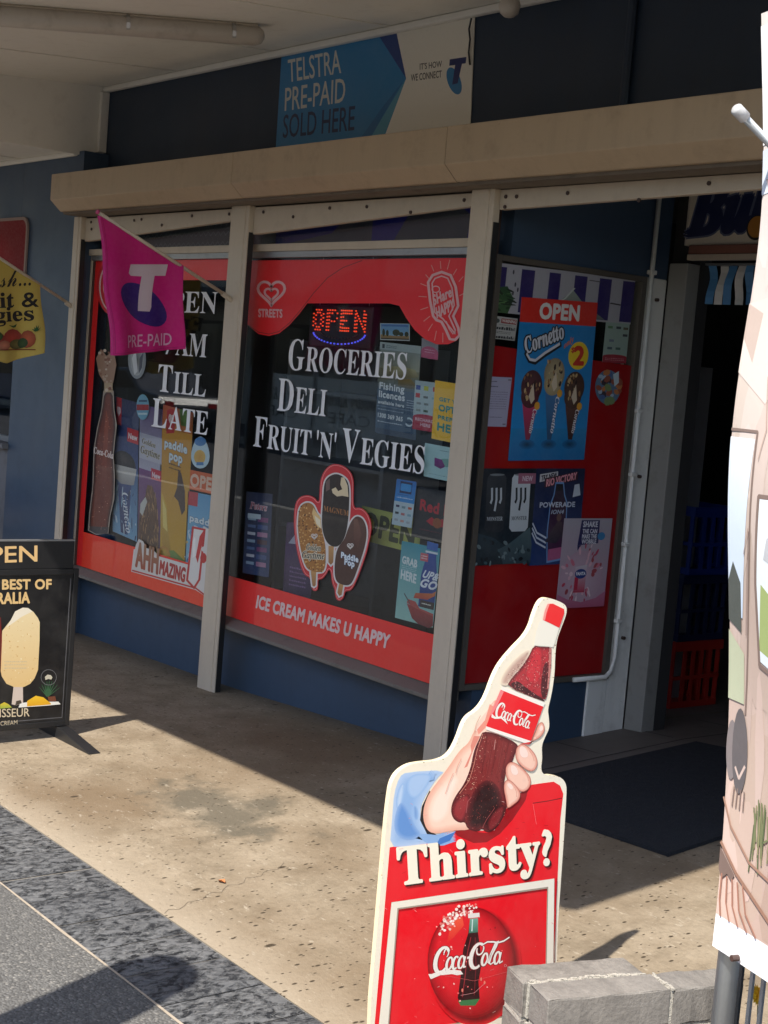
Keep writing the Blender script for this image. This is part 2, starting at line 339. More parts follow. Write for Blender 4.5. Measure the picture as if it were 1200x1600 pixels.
    def build(s, name, m, parent=None, maxlen=0):
        if maxlen:                                   # cut long faces so that the sheet can ripple
            todo = [(f[0], f[i], f[i+1]) for f in s.f for i in range(1, len(f)-1)]; done = []; mid = {}
            def half(a, b):
                k = (min(a, b), max(a, b))
                if k not in mid:
                    mid[k] = len(s.v); s.v.append(tuple((x+y)/2 for x, y in zip(s.v[a], s.v[b]))); s.c.append(tuple((x+y)/2 for x, y in zip(s.c[a], s.c[b])))
                return mid[k]
            while todo:
                a, b, c = todo.pop(); L = [(math.dist(s.v[p][:2], s.v[q][:2]), i) for i, (p, q) in enumerate(((a, b), (b, c), (c, a)))]; d, i = max(L)
                if d < maxlen: done.append((a, b, c)); continue
                if i == 1: a, b, c = b, c, a
                elif i == 2: a, b, c = c, a, b
                h = half(a, b); todo += [(a, h, c), (h, b, c)]
            s.f = done
        me = bpy.data.meshes.new(name); me.from_pydata([s.place(*v) for v in s.v], [], s.f); a = me.color_attributes.new('Col', 'FLOAT_COLOR', 'POINT')
        a.data.foreach_set('color', [x for c in s.c for x in (*c, 1)]); me.materials.append(MATS[m] if isinstance(m, str) else m)
        o = bpy.data.objects.new(name, me); COL.objects.link(o); adopt(o, parent); return o
def PX(X, px=True): return Print(lambda u, v, l: (X+l, u, v), (lambda p: on_x(p[0], p[1], X)) if px else None)
def PY(Y, px=True): return Print(lambda u, v, l: (u, Y-l, v), (lambda p: on_y(p[0], p[1], Y)) if px else None)
def sm(pts, n=2, keep=()):      # rounded outline (corner cutting)
    for _ in range(n):
        o = []
        for i in range(len(pts)):
            a, b = pts[i], pts[(i+1) % len(pts)]; o += [(a[0]*.75+b[0]*.25, a[1]*.75+b[1]*.25), (a[0]*.25+b[0]*.75, a[1]*.25+b[1]*.75)]
        pts = o
    return pts
def soft(p, pts, edge, core, n=6, d=1.0):      # printed shading: nested outlines blending from rim colour to core colour
    for k in range(n):
        t = k/max(1, n-1); q = grow(pts, -d*k) if k else pts; p.poly(q, tuple(a+(b-a)*t for a, b in zip(edge, core)))
def grow(pts, d):          # outline pushed out by d
    q = [Vector(p) for p in pts]; n = len(q); ar = sum(q[i-1].x*q[i].y-q[i].x*q[i-1].y for i in range(n)); sg = 1 if ar > 0 else -1; out = []
    for i in range(n):
        e1 = (q[i]-q[i-1]).normalized(); e2 = (q[(i+1) % n]-q[i]).normalized(); nn = Vector((e1.y+e2.y, -e1.x-e2.x)); L = nn.length
        out.append(tuple(q[i]+nn*(sg*d/max(.6, L*L/2)))) if L > 1e-6 else out.append(tuple(q[i]))
    return out
W_, K_, R_ED = (232, 230, 222), (18, 18, 20), (206, 24, 36)
# ================================================================ THE SETTING
def sheet(name, x0, x1, y0, y1, nx, ny, m, zf):
    mb = MB(); vs = [(x0+(x1-x0)*i/nx, y0+(y1-y0)*j/ny) for j in range(ny+1) for i in range(nx+1)]
    mb.add([(x, y, zf(x, y)) for x, y in vs], [(j*(nx+1)+i, j*(nx+1)+i+1, (j+1)*(nx+1)+i+1, (j+1)*(nx+1)+i) for j in range(ny) for i in range(nx)])
    return struct(mb.build(name, m))
sheet('ground', -300, 300, -300, 300, 6, 6, paint('dry_ground', (.16, .14, .11), .9, .3, .4, scale=.5), lambda x, y: -.45)
sheet('road', -120, 120, -9.6, -1.75, 20, 4, ASPH, lambda x, y: -.16)
sheet('far_pavement', -120, 120, -13.2, -9.6, 20, 4, MATS['aggregate'], lambda x, y: -.02)
sheet('pavement', -40, 14, -1.6, 1.846, 40, 8, MATS['aggregate'], lambda x, y: 0)
kb = MB().box(-120, 120, -1.75, -1.6, -.3, .004); struct(kb.build('kerb', paint('kerb_concrete', (.36, .34, .3), .85, .1, .4)))
kb = MB().box(-120, 120, -9.6, -9.45, -.3, -.015); struct(kb.build('kerb', MATS['kerb_concrete']))
def conc(x, y): return gz(x, y)
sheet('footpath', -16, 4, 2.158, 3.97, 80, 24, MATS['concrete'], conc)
sheet('entrance_floor', -4.45, -1.0, 3.97, 9.0, 30, 40, TILEF, lambda x, y: gz(x, y) if y < 4.86 else gz(x, 4.86))
sheet('shop_floor', -7.8, -4.45, 3.97, 9.0, 8, 8, TILEF, lambda x, y: FLOOR)
# tile joints of the entrance floor, thin raised grout lines
gm = MB()
for x in (-4.05, -3.6, -3.15, -2.7):
    for i in range(6):
        ya, yb = 3.98+i*.45, 3.98+(i+1)*.45; za, zb = gz(x, min(ya, 4.86))+.002, gz(x, min(yb, 4.86))+.002
        gm.add([(x-.004, ya, za), (x+.004, ya, za), (x+.004, yb, zb), (x-.004, yb, zb)], [(0, 1, 2, 3)])
for i in range(1, 6):
    y = 3.98+i*.45; gm.add([(-4.36, y-.004, gz(-4.36, min(y, 4.86))+.0025), (-2.2, y-.004, gz(-2.2, min(y, 4.86))+.0025), (-2.2, y+.004, gz(-2.2, min(y, 4.86))+.0025), (-4.36, y+.004, gz(-4.36, min(y, 4.86))+.0025)], [(0, 1, 2, 3)])
struct(gm.build('floor_grout', paint('grout', (.05, .045, .04), .9)))
# the saw-cut joint across the footpath
cm = MB(); cpts = [(-3.05+(-4.35+3.05)*0, 2.17)]
cx = -3.62
path = [(cx-.012*math.sin(i*1.9)-.006*i+random.uniform(-.004, .004), 2.165+i*.024) for i in range(22)]
for (xa, ya), (xb, yb) in zip(path, path[1:]):
    cm.add([(xa-.0011, ya, gz(xa, ya)+.0012), (xa+.0011, ya, gz(xa, ya)+.0012), (xb+.0008, yb, gz(xb, yb)+.0015), (xb-.0008, yb, gz(xb, yb)+.0015)], [(0, 1, 2, 3)])
struct(cm.build('footpath_crack', paint('crack_dirt', (.13, .10, .07), .95)))
# slate border: every tile a piece of the strip, grout bed below
strip = struct(MB().box(-16, 4, 1.846, 2.158, -.05, -.0015).build('slate_border', paint('dark_grout', (.22, .20, .17), .95, .2, .5, scale=12)))
TL = .194
proto = None
def tile_mesh(seed):
    random.seed(seed); bm = bmesh.new(); bmesh.ops.create_grid(bm, x_segments=5, y_segments=7, size=.5)
    for v in bm.verts:
        v.co.x *= TL-.005; v.co.y *= .303
        edge = abs(v.co.x) > (TL-.005)/2-1e-4 or abs(v.co.y) > .1515-1e-4
        v.co.z = .0005 if edge else .004+random.uniform(-.0012, .0014)
    me = bpy.data.meshes.new('slate_tile'); bm.to_mesh(me); bm.free(); me.materials.append(MATS['slate'])
    for p in me.polygons: p.use_smooth = True
    return me
tms = [tile_mesh(i) for i in range(6)]
random.seed(11)
for i in range(44):
    o = bpy.data.objects.new('slate_tile', tms[i % 6] if i else tms[0]); COL.objects.link(o); o.parent = strip
    o.location = (-1.82-TL*(i-2)+random.uniform(-.002, .002), 2.0015, random.uniform(-.001, .001)); o.rotation_euler = (0, 0, (math.pi if random.random() < .5 else 0)+random.uniform(-.006, .006))
edg = MB()
for i in range(100):
    xa = -16+i*.2; edg.add([(xa, 1.842+.002*math.sin(i*1.7), .002), (xa+.2, 1.842+.002*math.sin(i*1.7+1.7), .002), (xa+.2, 1.850, .002), (xa, 1.850, .002)], [(0, 1, 2, 3)])
struct(edg.build('border_grout', paint('pale_grout', (.36, .30, .23), .95, .3, .6, scale=12)))
# ================================================================ THE SHOP
SH = thing('shop_building', 'blue painted corner shop with roller shutter box and vinyl covered windows', 'building', (-6.0, 3.95, 0))
WY = 3.90                                                   # glass line
XL, XM0, XM1, XR0, XR1 = -7.79, -6.188, -6.033, -4.447, -4.318
MB().box(-13, -8.59, 3.80, 4.0, 1.78, 2.69).build('wall', NAVY, SH)            # left wall over the neighbour window
MB().box(-8.588, -7.80, 3.80, 4.0, -.3, 2.69).build('wall', NAVY, SH)
MB().box(-13, -8.592, 3.81, 4.0, -.3, .98).build('wall', paint('grey_render', (.16, .16, .17), .8, .1, .4), SH)
MB().box(-13, -9.7, 3.805, 4.0, .982, 1.778).build('wall', NAVY, SH)
MB().box(-7.798, -4.40, 3.95, 4.10, -.3, .315).build('base_wall', NAVY, SH)
MB().box(-8.05, -.8, 3.95, 4.15, 2.33, 3.4).build('upper_wall', DNAVY, SH)
MB().box(-13, -8.052, 3.95, 4.15, 2.69, 3.4).build('upper_wall', DNAVY, SH)
# vertical pipe chase on the upper wall
MB().tube([(-3.83, 3.935, 2.5), (-3.83, 3.935, 3.3)], .017, 8).build('wall_pipe', DNAVY, SH)
# neighbour window in the left wall
nw = MB().box(-9.69, -8.60, 3.84, 3.88, .985, 1.02).box(-9.69, -9.64, 3.84, 3.88, 1.021, 1.775).box(-8.65, -8.60, 3.84, 3.88, 1.021, 1.775).build('window', paint('grey_frame', (.2, .2, .21), .5), SH)
MB().box(-9.639, -8.651, 3.857, 3.863, 1.021, 1.775).build('pane', MATS['glass'], nw)
MB().box(-9.72, -8.58, 3.76, 3.81, .95, .98).build('sill', MATS['grey_render'], SH)
# interior shell
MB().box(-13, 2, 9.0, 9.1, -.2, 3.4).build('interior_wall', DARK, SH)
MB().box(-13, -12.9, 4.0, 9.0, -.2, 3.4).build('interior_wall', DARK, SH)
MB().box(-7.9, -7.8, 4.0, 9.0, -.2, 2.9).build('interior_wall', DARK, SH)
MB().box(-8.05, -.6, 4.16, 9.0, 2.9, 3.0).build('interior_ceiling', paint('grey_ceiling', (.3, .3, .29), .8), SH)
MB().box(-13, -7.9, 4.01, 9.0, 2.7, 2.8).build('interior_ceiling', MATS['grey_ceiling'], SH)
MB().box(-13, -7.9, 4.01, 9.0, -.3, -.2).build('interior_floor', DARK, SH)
# right flank of the entrance, unseen; placed to limit light in the doorway
MB().box(-2.7, -2.3, 3.951, 9.0, -.2, 2.329).build('wall', NAVY, SH)
# roller shutter box: upright face, bevel below, open underside
prof = [(3.62, 2.535), (3.62, 2.395), (3.685, 2.338), (3.94, 2.338), (3.94, 2.535)]
cuts = [-7.82, -5.93, -4.42, -2.0]
for a, b in zip(cuts, cuts[1:]):
    MB().prism([(a+.0015, y, z) for y, z in prof], (b-a-.003, 0, 0)).build('shutter_box', TAN, SH, bev=.004)
for a in cuts[1:3]: MB().prism([(a-.0014, y+.004, z) for y, z in prof], (.0028, 0, 0)).build('box_seam', BROWN, SH)
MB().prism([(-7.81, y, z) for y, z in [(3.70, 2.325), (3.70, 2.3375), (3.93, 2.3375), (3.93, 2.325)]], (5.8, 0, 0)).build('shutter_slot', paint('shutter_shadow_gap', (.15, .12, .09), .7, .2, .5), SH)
# posts: a front channel and a rebated return, standing on the path
def post(x0, x1, zb):
    p = MB().box(x0, x1-.028, 3.79, 3.828, zb, 2.325).build('post', CREAM, SH, bev=.004)
    MB().box(x1-.027, x1, 3.793, 3.828, zb, 2.325).build('guide_channel', CREAM, p, bev=.003)
    MB().box(x1+.0005, x1+.003, 3.799, 3.827, zb, 2.2).build('slot_shade', BLACKM, p)  # black strip painted in for the shade of the channel's open side
    return p
post(-7.858, -7.772, -.1); post(XM0, XM1, -.03); post(XR0, XR1, .04)
screw = None
def rail(pts):      # sagging, tapered bottom rails of the shutters
    mb = MB().prism([(x, 3.82, z) for x, z in pts], (0, .03, 0)); r = mb.build('shutter_rail', CREAM, SH, bev=.003); return r
r1 = rail([(-7.771, 2.190), (-6.19, 2.262), (-6.19, 2.318), (-7.771, 2.318)])
r2 = rail([(-6.031, 2.192), (-4.449, 2.268), (-4.449, 2.318), (-6.031, 2.318)])
r3 = rail([(-4.316, 2.248), (-2.71, 2.278), (-2.71, 2.335-.012), (-4.316, 2.335-.012)])
for rr, xs in ((r1, (-7.70, -7.69, -7.2, -7.12, -6.9, -6.6, -6.25)), (r2, (-5.95, -5.7, -5.42, -5.15, -4.85, -4.52)), (r3, (-4.28, -4.28, -4.22, -3.95, -3.6, -3.3, -3.05))):
    for i, x in enumerate(xs):
        if screw is None: o = MB().tube([(0, 0, 0), (0, -.005, 0)], .0075, 8).build('screw', BROWN); screw = o.data
        else: o = bpy.data.objects.new('screw', screw); COL.objects.link(o)
        o.parent = rr; o.matrix_parent_inverse = Matrix.Translation((6.0, -3.95, 0)).inverted() if False else Matrix.Identity(4)
        o.matrix_parent_inverse = Matrix.Identity(4); o.location = (x, 3.8195, 2.299-.035*(i % 3 == 1)-.01*random.random())
def window(x0, x1, zb=.36, zt=2.115):
    """timber and aluminium surround with its sheet of glass"""
    f = MB()
    f.box(x0, x1, 3.865, 3.93, 2.118, 2.152)                        # painted head
    f.box(x0, x0+.022, 3.88, 3.93, zb, 2.117).box(x1-.022, x1, 3.88, 3.93, zb, 2.117)
    fr = f.build('window', CREAM, SH, bev=.002)
    MB().box(x0+.024, x1-.024, 3.872, 3.9, 2.090, 2.1165).build('head_channel', ALU, fr)
    MB().box(x0+.023, x0+.036, 3.884, 3.9, zb, 2.0885).build('bead', BROWN, fr)
    MB().prism([(x0, 3.83, .315), (x0, 3.83, .331), (x0, 3.90, .359), (x0, 3.948, .359), (x0, 3.948, .315)], (x1-x0, 0, 0)).build('sill', SILL, fr, bev=.002)
    MB().box(x0+.02, x1-.02, 3.894, 3.900, zb+.0, 2.1165).build('pane', MATS['glass'], fr)
    MB().box(x0+.02, x1-.02, 3.894, 3.900, 2.1525, 2.33).build('transom_pane', MATS['glass'], fr)
    return fr
w1 = window(-7.80, -6.215); w2 = window(-6.21, -4.442)
MB().box(-4.441, -4.4205, 3.868, 3.93, .36, 2.33).build('corner_stile', BROWN, SH)
MB().box(-6.214, -6.211, 3.90, 3.945, .36, 2.33).build('mullion', BROWN, SH)
# film and junk behind the transoms
t1 = PY(3.93, False); t1.slab([(-7.78, 2.15), (-6.22, 2.15), (-6.22, 2.33), (-7.78, 2.33)], .002, (62, 68, 74))
for k in range(30):
    x = -7.7+k*.048
    for r in range(3): t1.line([(x, 2.16+r*.05), (x+.024, 2.18+r*.05), (x+.048, 2.16+r*.05)], .006, (96, 104, 112)); t1.l -= STEP
t1.build('transom_film', 'print_vinyl', w1)
t2 = PY(3.93, False); t2.slab([(-6.19, 2.15), (-4.46, 2.15), (-4.46, 2.33), (-6.19, 2.33)], .002, (70, 74, 84))
t2.poly([(-6.0, 2.15), (-5.55, 2.2), (-5.4, 2.3), (-6.0, 2.3)], (28, 34, 120)); t2.poly([(-5.25, 2.15), (-5.1, 2.15), (-4.95, 2.33), (-5.25, 2.33)], (26, 30, 130)); t2.poly([(-4.62, 2.15), (-4.47, 2.15), (-4.47, 2.33), (-4.75, 2.33), (-4.6, 2.25)], (24, 30, 128))
t2.build('transom_film', 'print_vinyl', w2)
# ---- entrance recess: side window, jamb, head
RX = -4.37
MB().box(RX-.10, RX, 3.951, 4.85, 2.09, 2.9).build('recess_wall', NAVY, SH)
MB().box(RX-.10, RX, 3.951, 4.60, .0, .375).build('recess_base', NAVY, SH)
rw = MB().box(RX-.05, RX+.012, 3.872, 3.90, .376, 2.089).box(RX-.05, RX+.012, 4.69, 4.72, .376, 2.089).box(RX-.05, RX+.012, 3.9005, 4.6895, .376, .4).box(RX-.05, RX+.012, 3.9005, 4.6895, 2.066, 2.089).build('window', paint('dark_frame', (.10, .085, .07), .5, .2, .4), SH, bev=.002)
MB().box(RX-.012, RX-.006, 3.90, 4.69, .4005, 2.0655).build('pane', MATS['glass'], rw)
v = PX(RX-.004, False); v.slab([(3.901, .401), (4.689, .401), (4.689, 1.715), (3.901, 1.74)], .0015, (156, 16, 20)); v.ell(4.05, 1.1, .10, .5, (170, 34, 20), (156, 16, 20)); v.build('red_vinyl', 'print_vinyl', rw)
pil = MB().box(RX-.10, RX+.004, 4.721, 4.85, .0, 2.089).box(RX-.10, RX+.008, 4.601, 4.7205, .0, .375).build('pillar', WHITEP, SH, bev=.006)
MB().box(RX+.006, -4.262, 4.851, 4.93, .0, 2.16).build('door_frame', paint('grey_jamb', (.27, .262, .245), .6, .1, .35), SH, bev=.004)
MB().box(-4.30, -2.705, 4.86, 5.0, 2.235, 2.9).build('door_head', paint('cream_wall', (.62, .57, .49), .7, .08, .3), SH)
MB().box(-4.262, -2.705, 4.845, 4.90, 2.196, 2.234).build('lintel', paint('faded_red_timber', (.24, .10, .07), .8, .2, .5), SH, bev=.003)
MB().box(-4.262, -2.705, 4.84, 4.88, 2.172, 2.1955).build('track', CREAM, SH, bev=.002)
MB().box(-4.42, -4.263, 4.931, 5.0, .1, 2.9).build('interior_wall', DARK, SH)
# conduit with clips down the edge of the pillar
cp = [(RX+.018, 4.735, 2.75), (RX+.018, 4.735, .47), (RX+.018, 4.725, .41), (RX+.018, 4.69, .385), (RX+.018, 4.50, .385)]
cd_ = MB().tube(cp, .0105, 10).build('conduit', WHITEP, SH, smooth=True)
for z in (.62, .95, 1.25, 1.52, 2.1): MB().box(RX+.004, RX+.032, 4.718, 4.752, z, z+.018).build('clip', WHITEP, cd_, bev=.003)
for z in (2.0, 1.25, .55): MB().tube([(RX+.004, 4.79, z), (RX+.018, 4.79, z)], .008, 6).build('hook', BROWN, pil)
# door plastic strips at the head
ds = thing('strip_curtain', 'blue and white plastic strips gathered at the head of the shop door', 'curtain', (-4.1, 4.96, 2.2))
random.seed(3)
for i in range(9):
    x = -4.22+i*.052; mb = MB(); n = 6
    pts = [(x+.02*math.sin(j*.5+i)*j/n, 4.955+.006*(i % 2)+.012*math.sin(j+i), 2.16-.16*j/n) for j in range(n+1)]
    vs = []
    for p in pts: vs += [(p[0]-.019, p[1], p[2]), (p[0]+.019, p[1]+.004, p[2]), (p[0]+.019, p[1]+.006, p[2]), (p[0]-.019, p[1]+.002, p[2])]
    fs = [(j*4+a, j*4+(a+1) % 4, j*4+4+(a+1) % 4, j*4+4+a) for j in range(n) for a in range(4)]+[(3, 2, 1, 0), (n*4, n*4+1, n*4+2, n*4+3)]
    mb.add(vs, fs).build('strip', paint('blue_plastic', (.10, .28, .55), .35, .08, .1) if i % 2 == 0 else PLAST, ds)
MB().box(-4.25, -2.75, 4.945, 4.975, 2.161, 2.17).build('rail', ALU, ds)
# ---------------------------------------------------------------- awning
AW = thing('awning', 'cream sheet lined footpath awning with a lower bay beside the blue wall', 'awning', (-5, 2.6, 3.07))
YF, XE = 1.25, -2.19
slope = .075
def zs(y): return 3.07-slope*(3.95-y)
xs = [-7.87, -7.04, -6.14, -5.24, -4.34, -3.44, XE]
for a, b in zip(xs, xs[1:]):
    MB().add([(x, y, zs(y)+dz) for dz in (0, .008) for (x, y) in ((a+.002, YF), (b-.002, YF), (b-.002, 3.948), (a+.002, 3.948))], [(0, 1, 2, 3), (7, 6, 5, 4), (0, 4, 5, 1), (1, 5, 6, 2), (2, 6, 7, 3), (3, 7, 4, 0)]).build('soffit_panel', SOFF, AW)
for x in xs[1:-1]:
    MB().add([(x+dx, y, zs(y)+dz) for dz in (-.005, -.0005) for (dx, y) in ((-.012, YF+.03), (.012, YF+.03), (.012, 3.91), (-.012, 3.91))], [(0, 1, 2, 3), (7, 6, 5, 4), (0, 4, 5, 1), (1, 5, 6, 2), (2, 6, 7, 3), (3, 7, 4, 0)]).build('cover_strip', SOFF, AW)
MB().box(-13, -7.875, YF, 3.799, 2.69, 2.70).build('soffit_panel', SOFF, AW)
MB().box(-7.874, -7.862, YF, 3.948, 2.672, 3.3).build('step_face', SOFF, AW)
for x in (-8.6, -9.5, -10.4): MB().box(x-.012, x+.012, YF+.03, 3.79, 2.685, 2.6895).build('cover_strip', SOFF, AW)
MB().box(-7.861, XE, 3.915, 3.9485, 3.035, 3.0665).build('cornice', SOFF, AW, bev=.008)
MB().box(-7.861, -7.83, 3.90, 3.9485, 2.70, 3.034).build('cornice', SOFF, AW, bev=.004)
MB().box(-13, -7.876, 3.772, 3.7985, 2.664, 2.6895).build('cornice', SOFF, AW, bev=.006)
MB().box(-13, XE, YF-.04, YF-.001, 2.80, 3.3).build('fascia', DNAVY, AW)
MB().box(XE+.001, XE+.03, YF-.04, 3.94, 2.82, 3.3).build('fascia', DNAVY, AW)
MB().box(-13, XE+.03, YF-.04, 3.949, 3.301, 3.33).build('roof_sheet', GALV, AW)
# fluorescent batten and a flood lamp under it
lb = thing('batten_light', 'unlit fluorescent batten with yellowed plastic diffuser under the awning soffit', 'ceiling light', (-5.95, 2.9, 2.98))
a, b = Vector((-6.12, 2.15, zs(2.15)-.012)), Vector((-5.62, 3.50, zs(3.50)-.012)); d = (b-a).normalized()
oldp = paint('yellowed_plastic', (.50, .46, .41), .35, .12, .4, (.16, .12, .09))
base = MB().tube([a+Vector((0, 0, .006)), b+Vector((0, 0, .006))], .028, 4).build('base', paint('aged_cream', (.5, .44, .36), .5), lb)
MB().tube([a-d*.01+Vector((0, 0, -.035)), a+Vector((0, 0, -.035)), b+Vector((0, 0, -.035)), b+d*.02+Vector((0, 0, -.032)), b+d*.035+Vector((0, 0, -.03))], [.03, .042, .042, .036, .018], 14).build('diffuser', oldp, lb, smooth=True)
MB().tube([a+d*.02+Vector((.012, 0, -.032)), b-d*.02+Vector((.012, 0, -.032))], .013, 8).build('tube', PLAST, lb)
for k in (.25, .62, .93):
    p = a.lerp(b, k); MB().tube([p-d*.008+Vector((0, 0, -.03)), p+d*.008+Vector((0, 0, -.03))], .0455, 12).build('clip', ALU, lb)
fx, fz = on_y(796, 2, 3.80)
fl = thing('flood_lamp', 'grubby reflector bulb in a lamp holder above the shutter box', 'lamp', (fx, 3.80, fz))
ax = Vector((.10, -.05, -1)).normalized(); p0 = Vector((fx, 3.80, fz+.06))
MB().tube([p0+ax*k for k in (0, .03, .05, .08, .105, .118, .122)], [.02, .024, .034, .042, .036, .022, .006], 14).build('bulb', oldp, fl, smooth=True)
MB().tube([p0-ax*.07, p0-ax*.005], .022, 12).build('holder', BLACKM, fl)
MB().tube([p0-ax*.06, p0-ax*.06+Vector((.02, .11, .05))], .011, 8).build('arm', BLACKM, fl)
MB().tube([(-4.70, 3.925, 3.03), (-4.715, 3.93, 2.99), (-4.708, 3.934, 2.95), (-4.712, 3.936, 2.9), (-4.70, 3.938, 2.85)], .004, 6).build('cable', BLACKM, SH)
# ================================================================ VINYL AND LETTERING ON THE GLASS (inside face)
VY = 3.8932
def vinyl(): return PY(VY)
v = PY(VY, False)
BR = (228, 34, 34)
v.slab([(-7.762, .362), (-7.70, .362), (-7.70, 2.088), (-7.762, 2.088)], .0006, BR); v.slab([(-7.6995, 1.985), (-6.24, 1.985), (-6.24, 2.088), (-7.6995, 2.088)], .0006, (232, 56, 58)); v.slab([(-7.6995, .362), (-6.24, .362), (-6.24, .56), (-7.6995, .56)], .0006, (234, 58, 34))
v.build('red_vinyl', 'print_vinyl', w1)
# middle window: head band with two lobes, foot band
hp = [(388, 407), (733, 403), (722, 520), (714, 532), (700, 538), (682, 538), (664, 530), (648, 516), (634, 496), (624, 478), (608, 474), (480, 474), (468, 490), (452, 508), (436, 521), (420, 525), (404, 522), (392, 512), (378, 498)]
v = vinyl(); v.slab(hp, .0006, (230, 32, 40)); v.line([(388, 508), (404, 519), (420, 522), (436, 518), (452, 505), (470, 484), (490, 458), (512, 434), (536, 418), (566, 407)], 1.2, (140, 16, 20))
v.build('red_vinyl', 'print_vinyl', w2)
v = vinyl(); v.slab([(346, 897-1), (690, 995), (682, 1072), (340, 957)], .0006, (234, 44, 44)); v.build('red_vinyl', 'print_vinyl', w2)
PINK = (226, 176, 178)
def heart(v, cx, cy, r, wd, col, k=1.0):
    pts = []
    for i in range(33):
        t = math.pi*2*i/32; x = 16*math.sin(t)**3; y = 13*math.cos(t)-5*math.cos(2*t)-2*math.cos(3*t)-math.cos(4*t); pts.append((cx+x*r/16*k, cy-y*r/16))
    v.line(pts, wd, col, True)
def leaf(v, cx, cy, r, wd, col):
    heart(v, cx, cy, r, wd, col); heart(v, cx, cy+r*.1, r*.55, wd, col)
def leafn(p, cx, cy, rx, ry, wd, col):
    for k in (1, .5):
        pts = []
        for i in range(25):
            t = math.pi*2*i/24; pts.append((cx+math.sin(t)**3*rx*k, cy+(13*math.cos(t)-5*math.cos(2*t)-2*math.cos(3*t)-math.cos(4*t))/16*ry*k))
        p.line(pts, wd, col, True)
v = PY(VY-.002); heart(v, 424, 456, 21, 4.2, PINK); heart(v, 424, 459, 10.5, 3.4, PINK); v.text('STREETS', (404, 495), (441, 496), (404, 483), PINK, 'b'); v.build('lettering', 'print_vinyl', w2)
# share happy ice block on the right lobe
v = PY(VY-.002)
def rr(cx, cy, hw, hh, ang, top=.9, n=10):
    pts = []; ca, sa = math.cos(ang), math.sin(ang)
    def put(x, y): pts.append((cx+x*ca-y*sa, cy+x*sa+y*ca))
    for i in range(n+1): a = math.pi+math.pi*i/n; put(hw*math.cos(a), -hh*.55+hw*top*math.sin(a))
    put(hw, hh*.85); put(hw*.85, hh); put(-hw*.85, hh); put(-hw, hh*.85); return pts
A = -.17
out = [(669, 441), (676, 430), (690, 425), (704, 430), (712, 448), (716, 478), (708, 494), (716, 512), (718, 524), (711, 531), (703, 530), (697, 516), (690, 503), (682, 500), (677, 494), (672, 470)]
v.line(out, 4.2, PINK, True)
v.line(grow(out, -6)[:9]+[(692, 498), (684, 492), (679, 488)], 2.2, PINK, True)
v.line([(697, 502), (702, 514), (708, 522), (712, 516), (704, 499)], 1.8, PINK)
v.text('SHare', (678, 477), (706, 463), (676, 462), PINK, 'b'); v.text('HAPPY', (683, 497), (710, 483), (681, 481), PINK, 'b')
v.line([(681+6*math.cos(t*.5), 452+5*math.sin(t*.5)) for t in range(13)], 1.6, PINK, True)
for (ax_, ay), (bx, by) in (((689, 420), (688, 408)), ((699, 421), (703, 406)), ((708, 430), (714, 420)), ((678, 424), (674, 414)), ((671, 436), (665, 429)), ((667, 447), (657, 443)), ((667, 464), (654, 463)), ((669, 480), (657, 484)), ((672, 494), (662, 502)), ((676, 506), (669, 517)), ((682, 517), (679, 532)), ((692, 520), (692, 535)), ((717, 440), (724, 432)), ((718, 462), (726, 458))):
    v.line([(ax_, ay), (bx, by)], 1.3, (226, 150, 140)); v.l -= STEP
v.build('ice_block_decal', 'print_vinyl', w2)
# white serif shop lettering
LET = (232, 234, 238)
def caps(win, word, bl, br, tl, big=1.28):
    """first letter of each word larger; laid out level on the glass"""
    x0, zb = on_y(*bl, VY); x1, _ = on_y(*br, VY); _, zt = on_y(*tl, VY); H = zt-zb; h = H/big
    parts = []
    for wd in word.split(' '):
        parts.append([(wd[0], H), (wd[1:], h)] if wd[0].isalnum() else [(wd, h)])
    def wid(t, hh):
        vs, _ = glyphs(t, 'serif'); cap = max(y for x, y in glyphs('H', 'serif')[0]); return (max(x for x, y in vs)-min(x for x, y in vs))*hh/cap
    gap = .11*H; sp = .34*H; tot = 0
    for i, ps in enumerate(parts):
        tot += sum(wid(t, hh) for t, hh in ps if t)+gap*(len([1 for t, _ in ps if t])-1)+(sp if i else 0)
    k = (x1-x0)/tot; pr = PY(VY-.0022, False); x = x0
    for i, ps in enumerate(parts):
        if i: x += sp*k
        for j, (t, hh) in enumerate(ps):
            if not t: continue
            if j: x += gap*k
            ww = wid(t, hh)*k; pr.text(t, (x, zb), (x+ww, zb), (x, zb+hh), LET, 'serif'); pr.l -= STEP; x += ww
    pr.build('lettering', 'print_vinyl', win)
caps(w2, 'GROCERIES', (450, 577), (634, 598), (453, 530)); caps(w2, 'DELI', (433, 641), (509, 651), (437, 591)); caps(w2, "FRUIT 'N' VEGIES", (396, 697), (662, 743), (399, 650))
caps(w1, 'OPEN', (232, 486), (338, 503), (232, 446)); caps(w1, '7AM', (255, 553), (322, 566), (258, 512), 1.2); caps(w1, 'TILL', (246, 611), (321, 625), (247, 569)); caps(w1, 'LATE', (237, 666), (324, 684), (240, 622))
v = PY(VY-.002); v.text('ICE CREAM MAKES U HAPPY', (400, 949), (606, 1013), (403, 931), (226, 196, 196), 'b', .012); v.build('lettering', 'print_vinyl', w2)
# ================================================================ STICKERS AND POSTERS BEHIND THE GLASS
def poster(plane, D, tl, tr, bl, col, draw, label, cat='poster', group=None, mat='print_paper', th=.001, name='poster', col2=None):
    p = PX(D) if plane == 'x' else PY(D); p.aff(bl, tl, tr); p.slab([(0, 0), (1, 0), (1, 1), (0, 1)], th, col)
    if col2: p.rect(0, 0, 1, 1, col, col2)
    draw(p); return tag(p.build(name, mat), label, cat, group)
PYD = 3.916
